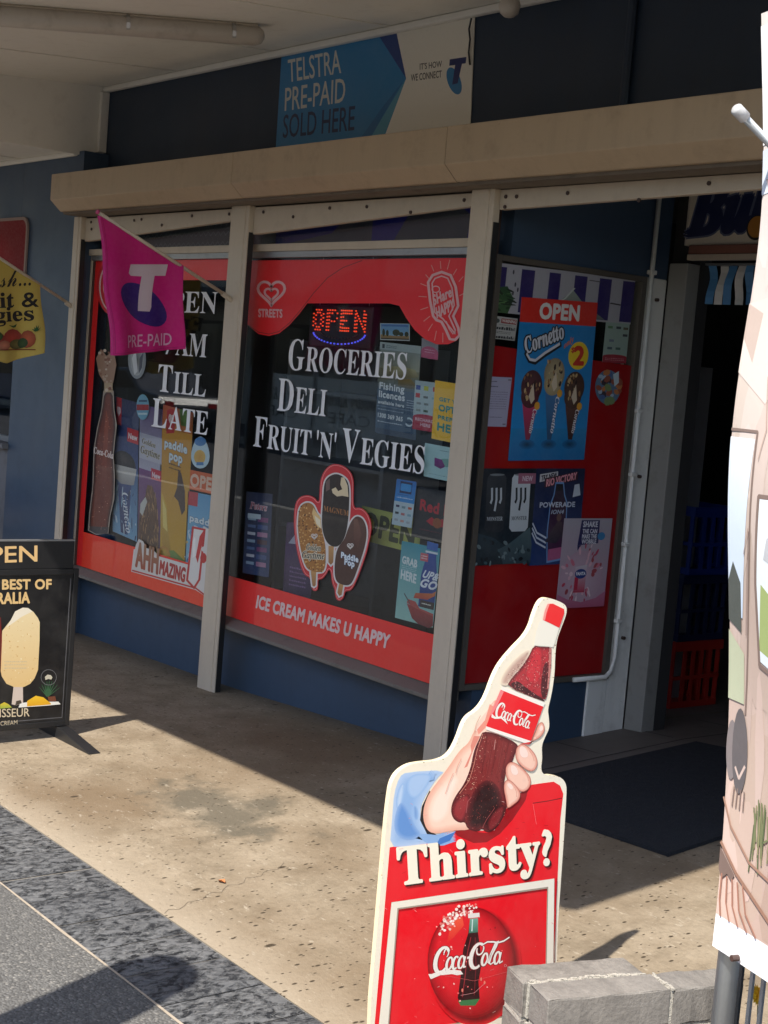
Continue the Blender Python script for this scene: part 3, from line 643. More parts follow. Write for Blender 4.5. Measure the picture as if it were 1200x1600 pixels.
# --- three ice creams decal
def Z(pts): return [(445+x/6.667, 715+y/6.667) for x, y in pts]
outer = [(520, 60), (620, 85), (690, 150), (715, 220), (720, 300), (712, 530), (790, 515), (860, 570), (900, 660), (905, 760), (880, 880), (850, 1010), (790, 1180), (720, 1350), (680, 1390), (630, 1390), (620, 1450), (590, 1490), (545, 1490), (520, 1440), (520, 1370), (490, 1310), (480, 1200), (460, 1160), (440, 1210), (390, 1270), (345, 1270), (350, 1370), (320, 1395), (280, 1380), (265, 1250), (210, 1230), (170, 1150), (130, 1000), (105, 850), (90, 650), (105, 480), (150, 410), (230, 385), (310, 410), (352, 470), (360, 400), (365, 250), (400, 150), (450, 90)]
mag = [(530, 165), (600, 190), (655, 240), (675, 330), (670, 560), (650, 750), (610, 870), (560, 925), (500, 930), (440, 890), (395, 780), (385, 640), (400, 450), (410, 270), (450, 200)]
gay = [(210, 470), (270, 470), (310, 510), (330, 570), (375, 620), (385, 760), (420, 880), (430, 1000), (420, 1180), (350, 1200), (240, 1170), (200, 1090), (160, 930), (135, 750), (140, 600), (160, 510)]
pad = [(750, 605), (810, 630), (850, 710), (855, 820), (830, 950), (780, 1100), (720, 1270), (680, 1330), (610, 1330), (530, 1290), (515, 1150), (540, 950), (620, 860), (660, 740), (700, 650)]
st1 = [(270, 1180), (328, 1190), (322, 1330), (305, 1345), (288, 1335)]; st2 = [(455, 920), (512, 920), (505, 1090), (480, 1118), (455, 1090)]; st3 = [(568, 1310), (612, 1320), (592, 1430), (568, 1442), (548, 1405)]
p = PY(VY-.003); outer = sm(outer); mag = sm(mag); gay = sm(gay); pad = sm(pad); p.slab(Z(outer), .0006, (206, 34, 46)); p.line(Z(grow(outer, -14)), .8, (238, 150, 150), True)
for q in (st1, st2, st3, gay, pad, mag): p.poly(Z(grow(q, 16)), (222, 218, 216))
for q in (st1, st2, st3): p.poly(Z(q), (196, 150, 92), (160, 110, 60))
p.poly(Z(gay), (168, 112, 48)); p.blobs(Z(p.inside(gay, 260)), .5, 1.6, [(120, 70, 26), (206, 156, 84), (84, 48, 20), (190, 130, 60), (226, 184, 120)])
p.poly(Z([(300, 520), (330, 570), (375, 625), (382, 740), (340, 720), (300, 640), (285, 580)]), (232, 196, 130)); p.poly(Z([(310, 600), (370, 650), (380, 740), (330, 690)]), (240, 228, 198))
p.poly(Z(pad), (88, 52, 42), (66, 38, 32)); p.poly(Z([(720, 640), (760, 640), (800, 800), (760, 950), (720, 850)]), (112, 72, 60), (84, 50, 42))
p.poly(Z(mag), (34, 22, 20), (22, 14, 13)); p.poly(Z([(490, 330), (530, 310), (560, 350), (575, 260), (560, 210), (620, 205), (655, 290), (665, 410), (600, 398), (545, 405), (500, 370)]), (226, 208, 170)); p.poly(Z([(540, 210), (590, 200), (580, 280), (600, 330), (555, 350), (530, 280)]), (40, 24, 20)); p.poly(Z([(430, 250), (470, 215), (470, 330), (430, 355)]), (108, 84, 80))
p.text('MAGNUM', Z([(405, 555)])[0], Z([(665, 610)])[0], Z([(408, 500)])[0], (168, 112, 58), 'serif')
for t, a, b, c in (('Golden', (225, 960), (375, 975), (228, 900)), ('Gaytime', (180, 1045), (412, 1060), (185, 975))):
    a, b, c = Z([a, b, c]); p.text(t, a, b, c, (240, 232, 206), 'bi', .14); p.text(t, a, b, c, (24, 18, 18), 'bi', .02)
for t, a, b, c in (('Paddle', (590, 1040), (765, 1090), (592, 985)), ('Pop', (625, 1110), (725, 1140), (628, 1050))):
    a, b, c = Z([a, b, c]); p.text(t, a, b, c, (70, 130, 190), 'b', .09); p.text(t, a, b, c, (230, 240, 244), 'b', .02)
for cx, cy in ((310, 820), (685, 920)): c = Z([(cx, cy)])[0]; leaf(p, c[0], c[1], 4.6, 1.3, (226, 220, 214))
tag(p.build('ice_cream_decal', 'print_vinyl'), 'cut out decal of three ice creams on sticks outlined in red', 'decal')
# --- coke bottle decal in the left window
bot = [(163, 612), (176, 612), (177, 640), (181, 664), (178, 690), (176, 712), (178, 745), (177, 780), (171, 805), (168, 832), (150, 834), (139, 828), (141, 800), (146, 760), (147, 730), (148, 700), (153, 670), (160, 640)]
p = PY(VY-.003); p.slab(grow(bot, 1.6), .0006, (150, 140, 128)); soft(p, sm(bot, 1), (52, 18, 14), (104, 42, 24), 5, 1.0)
p.poly([(166, 640), (170, 660), (168, 700), (166, 760), (160, 800), (156, 780), (160, 720), (163, 670)], (140, 64, 38), (88, 32, 22)); p.poly([(163, 596), (176, 596), (176, 613), (163, 613)], (170, 150, 120)); p.poly([(141, 822), (170, 824), (168, 834), (150, 834), (139, 828)], (60, 56, 58))
p.poly([(150, 560), (158, 545), (166, 556), (178, 548), (182, 570), (177, 598), (163, 598), (155, 585)], (150, 118, 96)); p.blobs(p.inside([(150, 560), (158, 545), (178, 548), (182, 580), (176, 612), (160, 610)], 26), 1, 3, [(176, 156, 136), (120, 70, 50), (200, 186, 170)])
p.blobs(p.inside(grow(bot, -3), 70), .4, .9, [(160, 90, 70), (70, 24, 18), (190, 140, 120)])
p.text('Coca-Cola', (147, 708), (177, 717), (147, 698), (226, 216, 210), 'bi', .02); tag(p.build('bottle_decal', 'print_vinyl'), 'tall brown cola bottle decal with splash at its neck', 'decal')
# round red logo half behind the pink flag
p = PY(VY-.003); p.slab([(178+27*math.cos(t*.2618), 448+46*math.sin(t*.2618)) for t in range(24)], .0006, (196, 30, 40)); p.arc(178, 448, 22, 40, 90, 270, 2.2, (222, 190, 190)); p.arc(176, 448, 14, 22, 60, 300, 2.2, (222, 190, 190)); tag(p.build('round_decal', 'print_vinyl'), 'red round drink logo half hidden behind the pink flag', 'decal')
# silver oval under the flag
p = PY(VY-.003); p.slab([(214+14*math.cos(t*.2618), 562+30*math.sin(t*.2618)) for t in range(24)], .0006, (120, 130, 138)); p.ell(214, 562, 10, 25, (58, 66, 74), (150, 160, 166)); p.poly([(206, 560), (212, 545), (215, 580), (210, 586)], (190, 198, 204)); p.poly([(218, 560), (224, 550), (222, 574), (217, 584)], (44, 60, 84)); tag(p.build('oval_decal', 'print_vinyl'), 'silver oval decal just below the pink flag', 'decal')
def cornetto_new(p):
    p.rect(0, .5, 1, 1, (36, 34, 78), (40, 70, 130)); p.rect(0, 0, 1, .5, (40, 84, 140), (120, 170, 204))
    p.poly([(.08, .80), (.30, .80), (.30, 1), (.19, 1.0), (.08, 1)], (190, 26, 40)); leafn(p, .19, .9, .07, .03, .02, (230, 200, 200))
    p.rect(.55, .70, 1, .80, (206, 30, 44)); p.tb('New', .60, .725, .95, .765, (240, 230, 230), 'b')
    p.ell(.45, .53, .46, .09, (46, 38, 40), (24, 20, 22)); p.poly([(.0, .50), (.95, .52), (.85, .40), (.45, .36), (.1, .40)], (206, 200, 194), (150, 146, 146)); p.ell(.45, .56, .34, .05, (74, 62, 60), (34, 28, 28))
    p.poly([(.2, .37), (.75, .39), (.62, .02), (.34, .02)], (40, 66, 128), (30, 44, 96)); p.text('Cornetto', (.36, .31), (.56, .03), (.60, .33), (232, 236, 240), 'bi')
    p.blobs([(random.random(), random.uniform(.02, .34)) for _ in range(40)], .015, .05, [(200, 216, 226), (70, 120, 170), (150, 190, 214), (24, 40, 84)], .4)
poster('y', PYD, (179, 619), (217, 630), (176, 830), (40, 70, 130), cornetto_new, 'dark blue cookie ice cream cone poster with a red NEW tag')
def gaytime(p):
    p.rect(0, .55, 1, 1, (92, 62, 120), (190, 186, 204)); p.rect(0, .0, 1, .55, (126, 70, 128), (80, 50, 90)); p.rect(0, .62, 1, .80, (186, 184, 200), (200, 196, 208))
    for t, x0, y0, x1, y1 in (('Golden', .12, .73, .72, .765), ('Gaytime', .06, .66, .92, .71)): p.tb(t, x0, y0, x1, y1, (222, 206, 170), 'bi', .08, -.01); p.tb(t, x0, y0, x1, y1, (34, 30, 36), 'bi', 0, -.01)
    p.rect(.55, .50, 1, .575, (206, 30, 60)); p.tb('New', .6, .515, .95, .55, (240, 226, 230), 'b')
    b = [(.40, .45), (.62, .45), (.82, .36), (.92, .2), (.95, 0), (0, 0), (.05, .2), (.1, .3), (.3, .36)]; p.poly(b, (118, 76, 44), (94, 58, 34)); p.blobs(p.inside(b, 150), .015, .045, [(150, 104, 62), (70, 40, 24), (180, 134, 84), (104, 64, 36)], .4)
    p.poly([(.10, .30), (.32, .36), (.40, .33), (.2, .22), (.08, .24)], (206, 204, 196))
poster('y', PYD, (219, 631), (254, 640), (215, 852), (120, 80, 130), gaytime, 'purple and silver crunchy ice cream poster with its own red NEW tag')
def paddle(p):
    p.rect(0, 0, 1, 1, (206, 140, 40), (216, 166, 30)); p.rect(0, .86, 1, 1, (196, 84, 44), (206, 120, 40)); p.poly([(.15, .82), (.42, .84), (.42, .98), (.28, .99), (.14, .97)], (196, 34, 40)); leafn(p, .29, .92, .08, .03, .02, (236, 206, 200)); p.poly([(.55, 1), (.62, .9), (.8, .9), (.9, 1)], (92, 130, 50))
    for t, x0, y0, x1, y1 in (('paddle', .12, .735, .86, .785), ('pop', .30, .665, .72, .72)): p.tb(t, x0, y0, x1, y1, (40, 60, 100), 'b', .1); p.tb(t, x0, y0, x1, y1, (222, 232, 236), 'b', .03)
    p.lines(.3, .60, .7, .65, 2, (90, 60, 30)); b = [(.62, .62), (.72, .60), (.86, .50), (.90, .38), (.80, .34), (.66, .42), (.52, .44), (.46, .40), (.60, .50)]; p.poly(b, (84, 58, 48), (66, 44, 38))
    p.poly([(.10, .44), (.30, .36), (.40, .18), (.52, .08), (.40, .04), (.22, .1), (.10, .26)], (226, 184, 60), (190, 140, 40)); p.poly([(.14, .40), (.28, .34), (.36, .2), (.2, .22)], (240, 212, 120)); p.poly([(0, 0), (1, 0), (1, .06), (.6, .10), (0, .05)], (120, 150, 60)); p.ell(.3, .05, .2, .05, (230, 196, 70), (200, 130, 40))
poster('y', PYD, (255, 632), (302, 645), (243, 872), (214, 160, 36), paddle, 'tall yellow banana ice block poster with blue outlined words')
p = PY(PYD-.006); p.slab([(223+10*math.cos(t*.2618), 636+20*math.sin(t*.2618)) for t in range(24)], .0008, (120, 178, 206)); p.rect(213.5, 632, 232.5, 641, (176, 34, 44)); p.rect(217, 625, 230, 628, (40, 80, 120)); p.rect(216, 645, 230, 648, (206, 224, 232)); tag(p.build('oval_sticker', 'print_paper'), 'small pale blue oval sticker with a red middle band', 'sticker')
p = PY(PYD-.003); p.slab([(313+14*math.cos(t*.2618)*(1-.25*math.sin(t*.2618)), 707-25*math.sin(t*.2618)) for t in range(24)][::-1], .0008, (196, 220, 232)); p.ell(313, 690, 9, 7, (70, 130, 190)); p.ell(312, 714, 9, 11, (222, 160, 60), (230, 186, 90)); p.rect(307, 722, 318, 727, (70, 130, 190)); tag(p.build('bear_shaped_sticker', 'print_paper'), 'pale blue cut out sticker with an orange patch above the orange OPEN strip', 'sticker')
def openo(p): p.tb('OPEN', .04, .2, .98, .8, (238, 196, 170), 'b', .02, -.02)
poster('y', PYD, (297, 734), (346, 744), (295, 764), (222, 96, 34), openo, 'narrow orange OPEN strip beside the cream post')
def bluep(p):
    p.rect(0, 0, 1, 1, (90, 160, 206), (150, 200, 224)); p.rect(.02, .82, .32, 1, (196, 40, 60)); p.tb('paddle', .1, .62, .95, .70, (30, 50, 90), 'b', .1, -.02); p.tb('paddle', .1, .62, .95, .70, (226, 236, 240), 'b', .03, -.02); p.tb('pop', .25, .5, .8, .6, (226, 236, 240), 'b', .03, -.02); p.poly([(.3, .45), (.6, .45), (.7, .1), (.4, .05)], (60, 90, 140), (120, 90, 70)); p.blobs([(random.random(), random.random()*.5) for _ in range(30)], .02, .06, [(220, 232, 240), (60, 110, 160), (240, 200, 120)], .5)
poster('y', PYD, (294, 767), (344, 777), (288, 886), (110, 170, 210), bluep, 'light blue ice block poster under the orange OPEN strip')
# --- AHHMAZING strip along the bottom of the left window
p = PY(VY-.004); p.slab([(209, 858), (300, 884), (318, 822), (346, 838), (330, 938), (306, 922), (205, 893)], .0008, (214, 212, 208)); p.line([(206, 891), (306, 919), (328, 936)], 2.4, (190, 34, 40))
p.poly([(206, 886), (212, 852), (217, 842), (224, 846), (228, 856), (240, 860), (248, 868), (248, 898), (206, 890)], (206, 203, 198))
p.text('AHH', (212, 884), (246, 896), (214, 848), (150, 110, 80), 'b', .01, (150, 60, 40)); p.text('MAZING', (249, 896), (288, 909), (251, 876), (170, 34, 36), 'b', .02)
can = [(303, 826), (318, 829), (310, 905), (303, 916), (294, 906)]; p.poly(grow(can, 3.2), (190, 36, 40)); p.poly(can, (222, 220, 216)); p.poly([(312, 838), (318, 829), (316, 850), (309, 880), (306, 870)], (196, 40, 44)); p.poly([(301, 846), (305, 838), (306, 868), (301, 872)], (238, 236, 232)); p.ell(318, 872, 5, 8, (190, 36, 40)); p.ell(318, 858, 3, 4, (214, 212, 208))
tag(p.build('window_strip_sticker', 'print_vinyl'), 'white AHHMAZING sticker with red outlined can along the window foot', 'sticker')
# --- middle window, right hand papers
def photo(p):
    p.rect(.02, .05, .98, .97, (90, 150, 204), (150, 190, 214)); p.rect(.05, .82, .95, .92, (60, 110, 180)); p.poly([(.02, .05), (.98, .05), (.98, .3), (.5, .26), (.02, .34)], (176, 140, 90), (120, 96, 60))
    for x, y, a, b in ((.12, .45, .05, .24), (.25, .42, .05, .2), (.55, .46, .13, .2), (.72, .38, .08, .13), (.9, .38, .07, .16)): p.ell(x, y, a, b, (38, 46, 30), (58, 66, 40), n=9)
    p.rect(.02, .05, .98, .12, (60, 50, 40))
poster('y', PYD-.004, (594, 505), (640, 506), (594, 531), (200, 206, 210), photo, 'small blue sky landscape photo card above the fishing poster', 'card')
def fishing(p):
    p.rect(0, .72, 1, 1, (124, 140, 146), (168, 170, 152)); p.rect(0, .5, 1, .72, (150, 146, 116), (66, 90, 104)); p.rect(0, 0, 1, .5, (58, 86, 112), (50, 76, 104)); p.rect(0, .92, 1, 1, (170, 184, 186)); p.rect(.06, .935, .12, .98, (50, 60, 70)); p.lines(.16, .94, .42, .975, 2, (80, 96, 104))
    p.poly([(.1, .74), (.6, .76), (.9, .74), (.98, .67), (.6, .63), (.2, .66)], (196, 190, 150), (120, 110, 80)); p.poly([(.5, .62), (.8, .64), (.98, .56), (.8, .53), (.5, .55)], (150, 126, 70), (70, 70, 60))
    for t, x0, y0, x1, y1 in (('Fishing', .05, .49, .66, .56), ('licences', .05, .40, .68, .47), ('available here', .04, .33, .68, .365)): p.tb(t, x0, y0, x1, y1, (220, 226, 230), 'b', .0, -.005)
    p.lines(.74, .32, .96, .42, 4, (176, 190, 200)); p.lines(.05, .255, .68, .28, 1, (160, 176, 190)); p.tb('1300 369 365', .05, .18, .66, .225, (220, 226, 230), 'b', 0, -.005); p.lines(.05, .12, .66, .15, 1, (190, 200, 210)); p.arc(.82, .18, .09, .04, -150, 120, .02, (190, 204, 214)); p.rect(.0, .30, 1, .305, (130, 150, 170)); p.rect(0, 0, 1, .06, (44, 60, 84))
poster('y', PYD, (594, 534), (658, 541), (586, 676), (70, 96, 118), fishing, 'blue grey fishing licences poster with white phone number')
def pinkst(p): p.rect(0, 0, 1, 1, (150, 150, 160)); p.ell(.5, .3, .52, .32, (196, 90, 130)); p.rect(0, 0, 1, .3, (196, 90, 130)); p.lines(.2, .25, .8, .5, 2, (226, 170, 190))
poster('y', PYD, (659, 528), (685, 532), (658, 558), (150, 150, 160), pinkst, 'small sticker with a pink arch under the ice block lobe', 'sticker')
def recharge(p):
    p.rect(0, .0, 1, .26, (176, 24, 60)); p.ell(.5, .26, .5, .07, (176, 24, 60)); p.tb('RECHARGE', .1, .19, .92, .245, (226, 190, 200), 'b', 0, -.01); p.tb('HERE', .32, .09, .72, .15, (226, 190, 200), 'b', 0, -.01)
    for i, (x, y, c) in enumerate(((.14, .86, (30, 70, 160)), (.46, .86, (190, 190, 40)), (.82, .86, (190, 30, 40)), (.14, .70, (196, 36, 44)), (.46, .68, (90, 100, 104)), (.8, .68, (130, 180, 190)), (.2, .54, (130, 140, 146)), (.5, .54, (120, 130, 130)), (.2, .40, (140, 150, 150)), (.5, .40, (60, 90, 70)))):
        s = .045 if y < .6 or x > .4 and y < .7 else .09; p.rect(x-.09, y-s*.5, x+.09, y+s*.5, c)
poster('y', PYD-.003, (649, 594), (688, 599), (644, 670), (176, 196, 202), recharge, 'pale phone recharge sheet with crimson RECHARGE HERE foot', 'sheet')
def optus(p):
    for t, y0, y1, x1 in (('GET YOUR', .665, .725, .82), ('OPTUS', .50, .60, .76), ('PREPAID', .355, .42, .74), ('HERE', .165, .29, .74)): p.tb(t, .13, y0, x1, y1, (0, 140, 140), 'b', .04, -.02)
    p.ell(1.02-.1, .86, .03, .02, (240, 220, 150))
poster('y', PYD-.006, (680, 594), (747, 605), (674, 685), (250, 196, 40), optus, 'bright yellow prepaid phone poster with teal words')
def cubes(p):
    p.poly([(.30, .62), (.50, .60), (.62, .62), (.60, .40), (.48, .32), (.30, .38)], (130, 50, 130), (110, 40, 110)); p.poly([(.5, .62), (.7, .66), (.72, .42), (.62, .40)], (120, 170, 160)); p.poly([(.72, .60), (.86, .56), (.84, .38), (.72, .42)], (40, 130, 70), (30, 90, 60)); p.lines(.15, .10, .9, .14, 1, (120, 150, 156)); p.lines(.45, .84, .7, .88, 1, (60, 80, 90))
poster('y', PYD-.005, (664, 692), (718, 702), (662, 744), (176, 214, 218), cubes, 'pale aqua card with purple and green box logo', 'card')
def phonep(p):
    p.rect(0, .52, 1, 1, (30, 110, 190), (40, 140, 214)); p.line([(.22, .94), (.8, .94), (.8, .74), (.22, .74)], .06, (10, 40, 90), True); p.rect(.27, .76, .75, .92, (50, 150, 220)); p.lines(.1, .58, .9, .64, 1, (190, 216, 236)); p.lines(.1, .66, .7, .69, 1, (20, 60, 130))
    for x, y, c in ((.2, .42, (40, 40, 80)), (.5, .41, (120, 150, 160)), (.82, .41, (200, 90, 60)), (.2, .27, (30, 40, 50)), (.5, .26, (190, 110, 110)), (.82, .26, (130, 170, 190)), (.2, .12, (160, 170, 180)), (.5, .11, (200, 150, 140)), (.8, .1, (170, 180, 190))): p.rect(x-.09, y-.025, x+.09, y+.025, c)
poster('y', PYD-.004, (620, 748), (651, 753), (612, 819), (186, 206, 216), phonep, 'narrow blue topped phone credit poster with tablet picture')
def redbull(p):
    p.tb('Red Bull', .16, .56, 1.3, .76, (186, 24, 44), 'b', .01, -.04); p.poly([(.36, .36), (.5, .46), (.62, .40), (.80, .46), (.92, .34), (.80, .30), (.66, .28), (.5, .3)], (186, 24, 44)); p.ell(.66, .36, .12, .1, (150, 80, 40)); p.lines(.2, .16, .8, .2, 1, (110, 24, 36))
poster('y', PYD+.004, (651, 760), (708, 770), (643, 838), (16, 22, 34), redbull, 'black energy drink sign with red lettering and bull mark', 'sign')
def opny(p): p.tb('OPEN', .05, .22, .9, .82, (60, 66, 36), 'b', .02, -.03)
poster('y', PYD+.06, (566, 790), (660, 812), (560, 842), (172, 176, 90), opny, 'olive yellow OPEN sign standing deeper inside the window', 'sign')
def upgo(p):
    p.rect(0, 0, 1, 1, (44, 150, 170), (160, 206, 196)); p.tb('GRAB', .06, .72, .45, .81, (226, 236, 236), 'b', .01, -.02); p.lines(.06, .63, .45, .70, 3, (190, 220, 224)); p.tb('HERE', .06, .52, .46, .63, (226, 236, 236), 'b', .01, -.02)
    b = [(.68, .93), (.92, .92), (.92, .86), (.96, .72), (1.0, .6), (.98, .22), (.58, .22), (.58, .62), (.62, .74), (.68, .86)]; p.poly(b, (20, 70, 160), (18, 56, 130)); p.poly([(.66, .96), (.94, .95), (.94, 1.05), (.66, 1.06)], (36, 96, 180)); p.rect(.64, .915, .95, .94, (216, 226, 236)); p.rect(.52, .80, .72, .90, (206, 90, 100)); p.lines(.54, .82, .70, .88, 2, (240, 220, 220))
    p.text('UP&', (.62, .60), (1.0, .59), (.66, .69), (232, 238, 244), 'sbi', .01); p.text('GO', (.58, .48), (.98, .47), (.62, .58), (236, 240, 246), 'sbi', .02); p.poly([(.48, .38), (.9, .42), (1.0, .46), (.98, .40), (.8, .33), (.44, .31)], (214, 130, 60), (190, 60, 50)); p.rect(.62, .22, .98, .31, (50, 34, 30)); p.lines(.66, .25, .9, .29, 1, (220, 220, 210))
    bw = [(.28, .22), (.5, .2), (.98, .16), (1.0, .02), (.9, -.02), (.62, .0), (.45, .05)]; p.poly(bw, (170, 54, 54), (120, 34, 38)); p.poly([(.30, .28), (.50, .27), (.62, .20), (.98, .17), (.98, .14), (.5, .19), (.28, .23)], (190, 80, 76)); p.line([(.19, .34), (.36, .23)], .02, (90, 90, 96))
poster('y', PYD-.004, (628, 845), (688, 857), (617, 965), (80, 170, 180), upgo, 'aqua GRAB HERE breakfast drink poster with blue bottle in red bowl')
def peters(p):
    p.rect(0, .0, 1, 1, (24, 34, 70), (40, 60, 104)); p.tb('Peters', .16, .80, .82, .88, (226, 214, 220), 'bi', .08, -.01); p.tb('Peters', .16, .80, .82, .88, (170, 30, 60), 'bi', 0, -.01)
    for i in range(7):
        y = .66-i*.09; p.rect(.12, y, .42, y+.035, [(150, 170, 190), (90, 110, 150), (190, 190, 200)][i % 3]); p.rect(.5, y-.01, .88, y+.045, [(120, 60, 110), (60, 80, 130), (170, 120, 150), (80, 50, 60)][i % 4])
    p.rect(.1, .68, .6, .74, (190, 204, 214))
poster('y', PYD, (385, 768), (426, 772), (379, 895), (30, 44, 84), peters, 'navy ice cream price poster low in the window corner')
def purp(p): p.rect(0, 0, 1, .7, (70, 36, 90), (54, 26, 70)); p.poly([(.1, .7), (.5, .95), (.9, .72)], (170, 170, 190)); p.lines(.2, .1, .8, .4, 5, (120, 90, 140))
poster('y', PYD+.03, (448, 815), (492, 822), (442, 925), (60, 30, 76), purp, 'dim purple packet poster behind the ice cream decal')
# --- LED OPEN sign hanging inside
lx0, lz1 = on_y(486, 476, 3.955); lx1, lz0 = on_y(578, 546, 3.955)
led = thing('led_sign', 'black LED sign with OPEN in red dots over a blue dotted arc', 'sign', (lx0, 3.96, lz0))
MB().box(lx0, lx1, 3.955, 3.985, lz0, lz1).build('case', BLACKM, led, bev=.004)
SEG = {'O': [[(0, .2), (0, .8), (.2, 1), (.6, 1), (.8, .8), (.8, .2), (.6, 0), (.2, 0), (0, .2)], [(.18, .3), (.18, .72), (.3, .86), (.5, .86), (.62, .72), (.62, .3), (.5, .14), (.3, .14), (.18, .3)]], 'P': [[(0, 0), (0, 1), (.6, 1), (.8, .85), (.8, .6), (.6, .45), (.16, .45)], [(.16, 0), (.16, .85), (.6, .85)]], 'E': [[(.8, 1), (0, 1), (0, 0), (.8, 0)], [(.8, .86), (.16, .86), (.16, .14), (.8, .14)], [(.1, .5), (.6, .5)]], 'N': [[(0, 0), (0, 1), (.8, 0), (.8, 1)], [(.14, 0), (.14, .7)], [(.66, 1), (.66, .35)]]}
W, H = lx1-lx0, lz1-lz0
def dots(ps, r, y): 
    m = MB()
    for x, z in ps: m.tube([(x, y+.004, z), (x, y-.002, z)], r, 6)
    return m
ps = []
for i, ch in enumerate('OPEN'):
    for seg in SEG[ch]:
        for (ax_, az), (bx, bz) in zip(seg, seg[1:]):
            n = max(1, int(math.hypot((bx-ax_)*.2*W, (bz-az)*.5*H)/.0145))
            for k in range(n): t = k/n; ps.append((lx0+W*(.07+i*.225+(ax_+(bx-ax_)*t)*.20), lz0+H*(.40+(az+(bz-az)*t)*.48)))
ledd = dots(ps, .0038, 3.952).build('red_dots', MATS['led_red'], led); ledd['kind'] = 'stuff'
dots([(lx0+W*(.5+.42*math.cos(math.radians(a))), lz0+H*(.36+.28*math.sin(math.radians(a)))) for a in range(190, 352, 8)], .0042, 3.952).build('blue_dots', MATS['led_blue'], led)['kind'] = 'stuff'
dots([(lx0+W*(.5+.30*math.cos(math.radians(a))), lz0+H*(.36+.15*math.sin(math.radians(a)))) for a in range(190, 352, 10)], .003, 3.952).build('dim_dots', paint('dim_led', (.12, .06, .05), .4), led)['kind'] = 'stuff'
MB().tube([(lx0+.05, 3.97, lz1), (lx0+.05, 3.97, 2.1)], .002, 5).build('hanger', ALU, led); MB().tube([(lx1-.05, 3.97, lz1), (lx1-.05, 3.97, 2.1)], .002, 5).build('hanger', ALU, led)
# ================================================================ PAPERS ON THE ENTRANCE SIDE WINDOW
RD = RX+.001
def stripes(p):
    for x0, x1 in ((.0, .085), (.185, .275), (.375, .455), (.555, .645), (.735, .825), (.91, 1.0)): p.rect(x0, .04, x1, .93, (44, 32, 96))
    p.poly([(.0, .0), (.12, .0), (.15, .3), (.10, .55), (.02, .5), (0, .4)], (40, 74, 44), (60, 96, 56)); p.blobs([(random.uniform(.01, .14), random.uniform(.05, .5)) for _ in range(24)], .008, .02, [(30, 60, 34), (84, 120, 70), (20, 40, 24)], 3)
    p.poly([(.33, .02), (.48, .40), (.55, .62), (.62, .4), (.80, .05)], (150, 160, 150), (90, 100, 96)); p.poly([(.40, .02), (.52, .3), (.6, .3), (.74, .02)], (70, 90, 76)); p.line([(.30, .02), (.50, .42), (.56, .66)], .014, (190, 196, 190))
    for x, y in ((.13, .85), (.15, .6), (.14, .42), (.17, .5)): p.ell(x, y, .006, .05, (60, 60, 70), n=8)
    p.line([(.83, .42), (.91, .40)], .03, (60, 56, 60)); p.line([(.66, .86), (.74, .85)], .02, (90, 86, 90))
poster('x', RD, (773, 410), (993, 436), (765, 487), (170, 168, 176), stripes, 'torn navy and white striped banner above the cone poster', 'banner')
def warning(p):
    p.rect(.36, .72, .97, .93, (150, 40, 44)); p.tb('WARNING', .40, .77, .95, .90, (206, 200, 196), 'b'); p.ell(.2, .8, .1, .1, (70, 80, 80)); p.lines(.3, .62, .8, .66, 1, (50, 50, 56)); p.lines(.04, .42, .96, .56, 1, (40, 44, 50), .9); p.lines(.2, .24, .8, .36, 2, (70, 70, 76)); p.lines(.04, .03, .96, .16, 1, (40, 44, 50), .9)
poster('x', RD+.002, (770, 493), (809, 498), (765, 528), (176, 176, 172), warning, 'small white WARNING notice with dark print', 'notice')
def letter(p):
    p.lines(.1, .88, .45, .93, 1, (84, 80, 100)); p.lines(.12, .78, .5, .83, 1, (84, 80, 100)); p.lines(.12, .34, .9, .72, 8, (130, 126, 146), .25); p.lines(.3, .16, .8, .22, 1, (120, 116, 136), .3)
    for x, y in ((.08, .95), (.92, .95), (.06, .04), (.9, .05)): p.rect(x-.06, y-.015, x+.06, y+.015, (120, 116, 130))
poster('x', RD+.002, (760, 588), (800, 590), (751, 666), (170, 166, 190), letter, 'taped white letter sheet on the red side window', 'notice')
def sheetg(p):
    p.rect(0, 0, 1, .16, (150, 40, 56)); p.ell(.5, .16, .5, .05, (150, 40, 56)); p.lines(.1, .05, .9, .13, 2, (190, 130, 140))
    for x, y, c in ((.2, .88, (90, 130, 90)), (.55, .88, (60, 70, 74)), (.85, .87, (90, 84, 60)), (.85, .7, (60, 66, 70)), (.3, .55, (110, 120, 140)), (.25, .36, (70, 90, 100)), (.6, .36, (70, 100, 90))): p.rect(x-.1, y-.03, x+.1, y+.03, c)
poster('x', RD+.002, (947, 503), (984, 506), (941, 566), (150, 170, 160), sheetg, 'pale green phone credit sheet right of the cone poster', 'sheet')
p = PX(RD+.003); p.slab([(950+20*math.cos(t*.2618), 605+27*math.sin(t*.2618)) for t in range(24)], .0008, (90, 120, 150)); p.blobs(p.inside([(934, 590), (950, 580), (968, 595), (968, 615), (950, 630), (934, 618)], 26), 2.5, 6, [(190, 120, 70), (70, 100, 150), (150, 80, 60), (60, 50, 60), (160, 180, 200), (120, 140, 90)], 1.3); p.poly([(958, 585), (967, 580), (967, 598), (960, 604)], (190, 206, 214)); tag(p.build('round_sticker', 'print_paper'), 'round multicoloured sticker on the red side window', 'sticker')
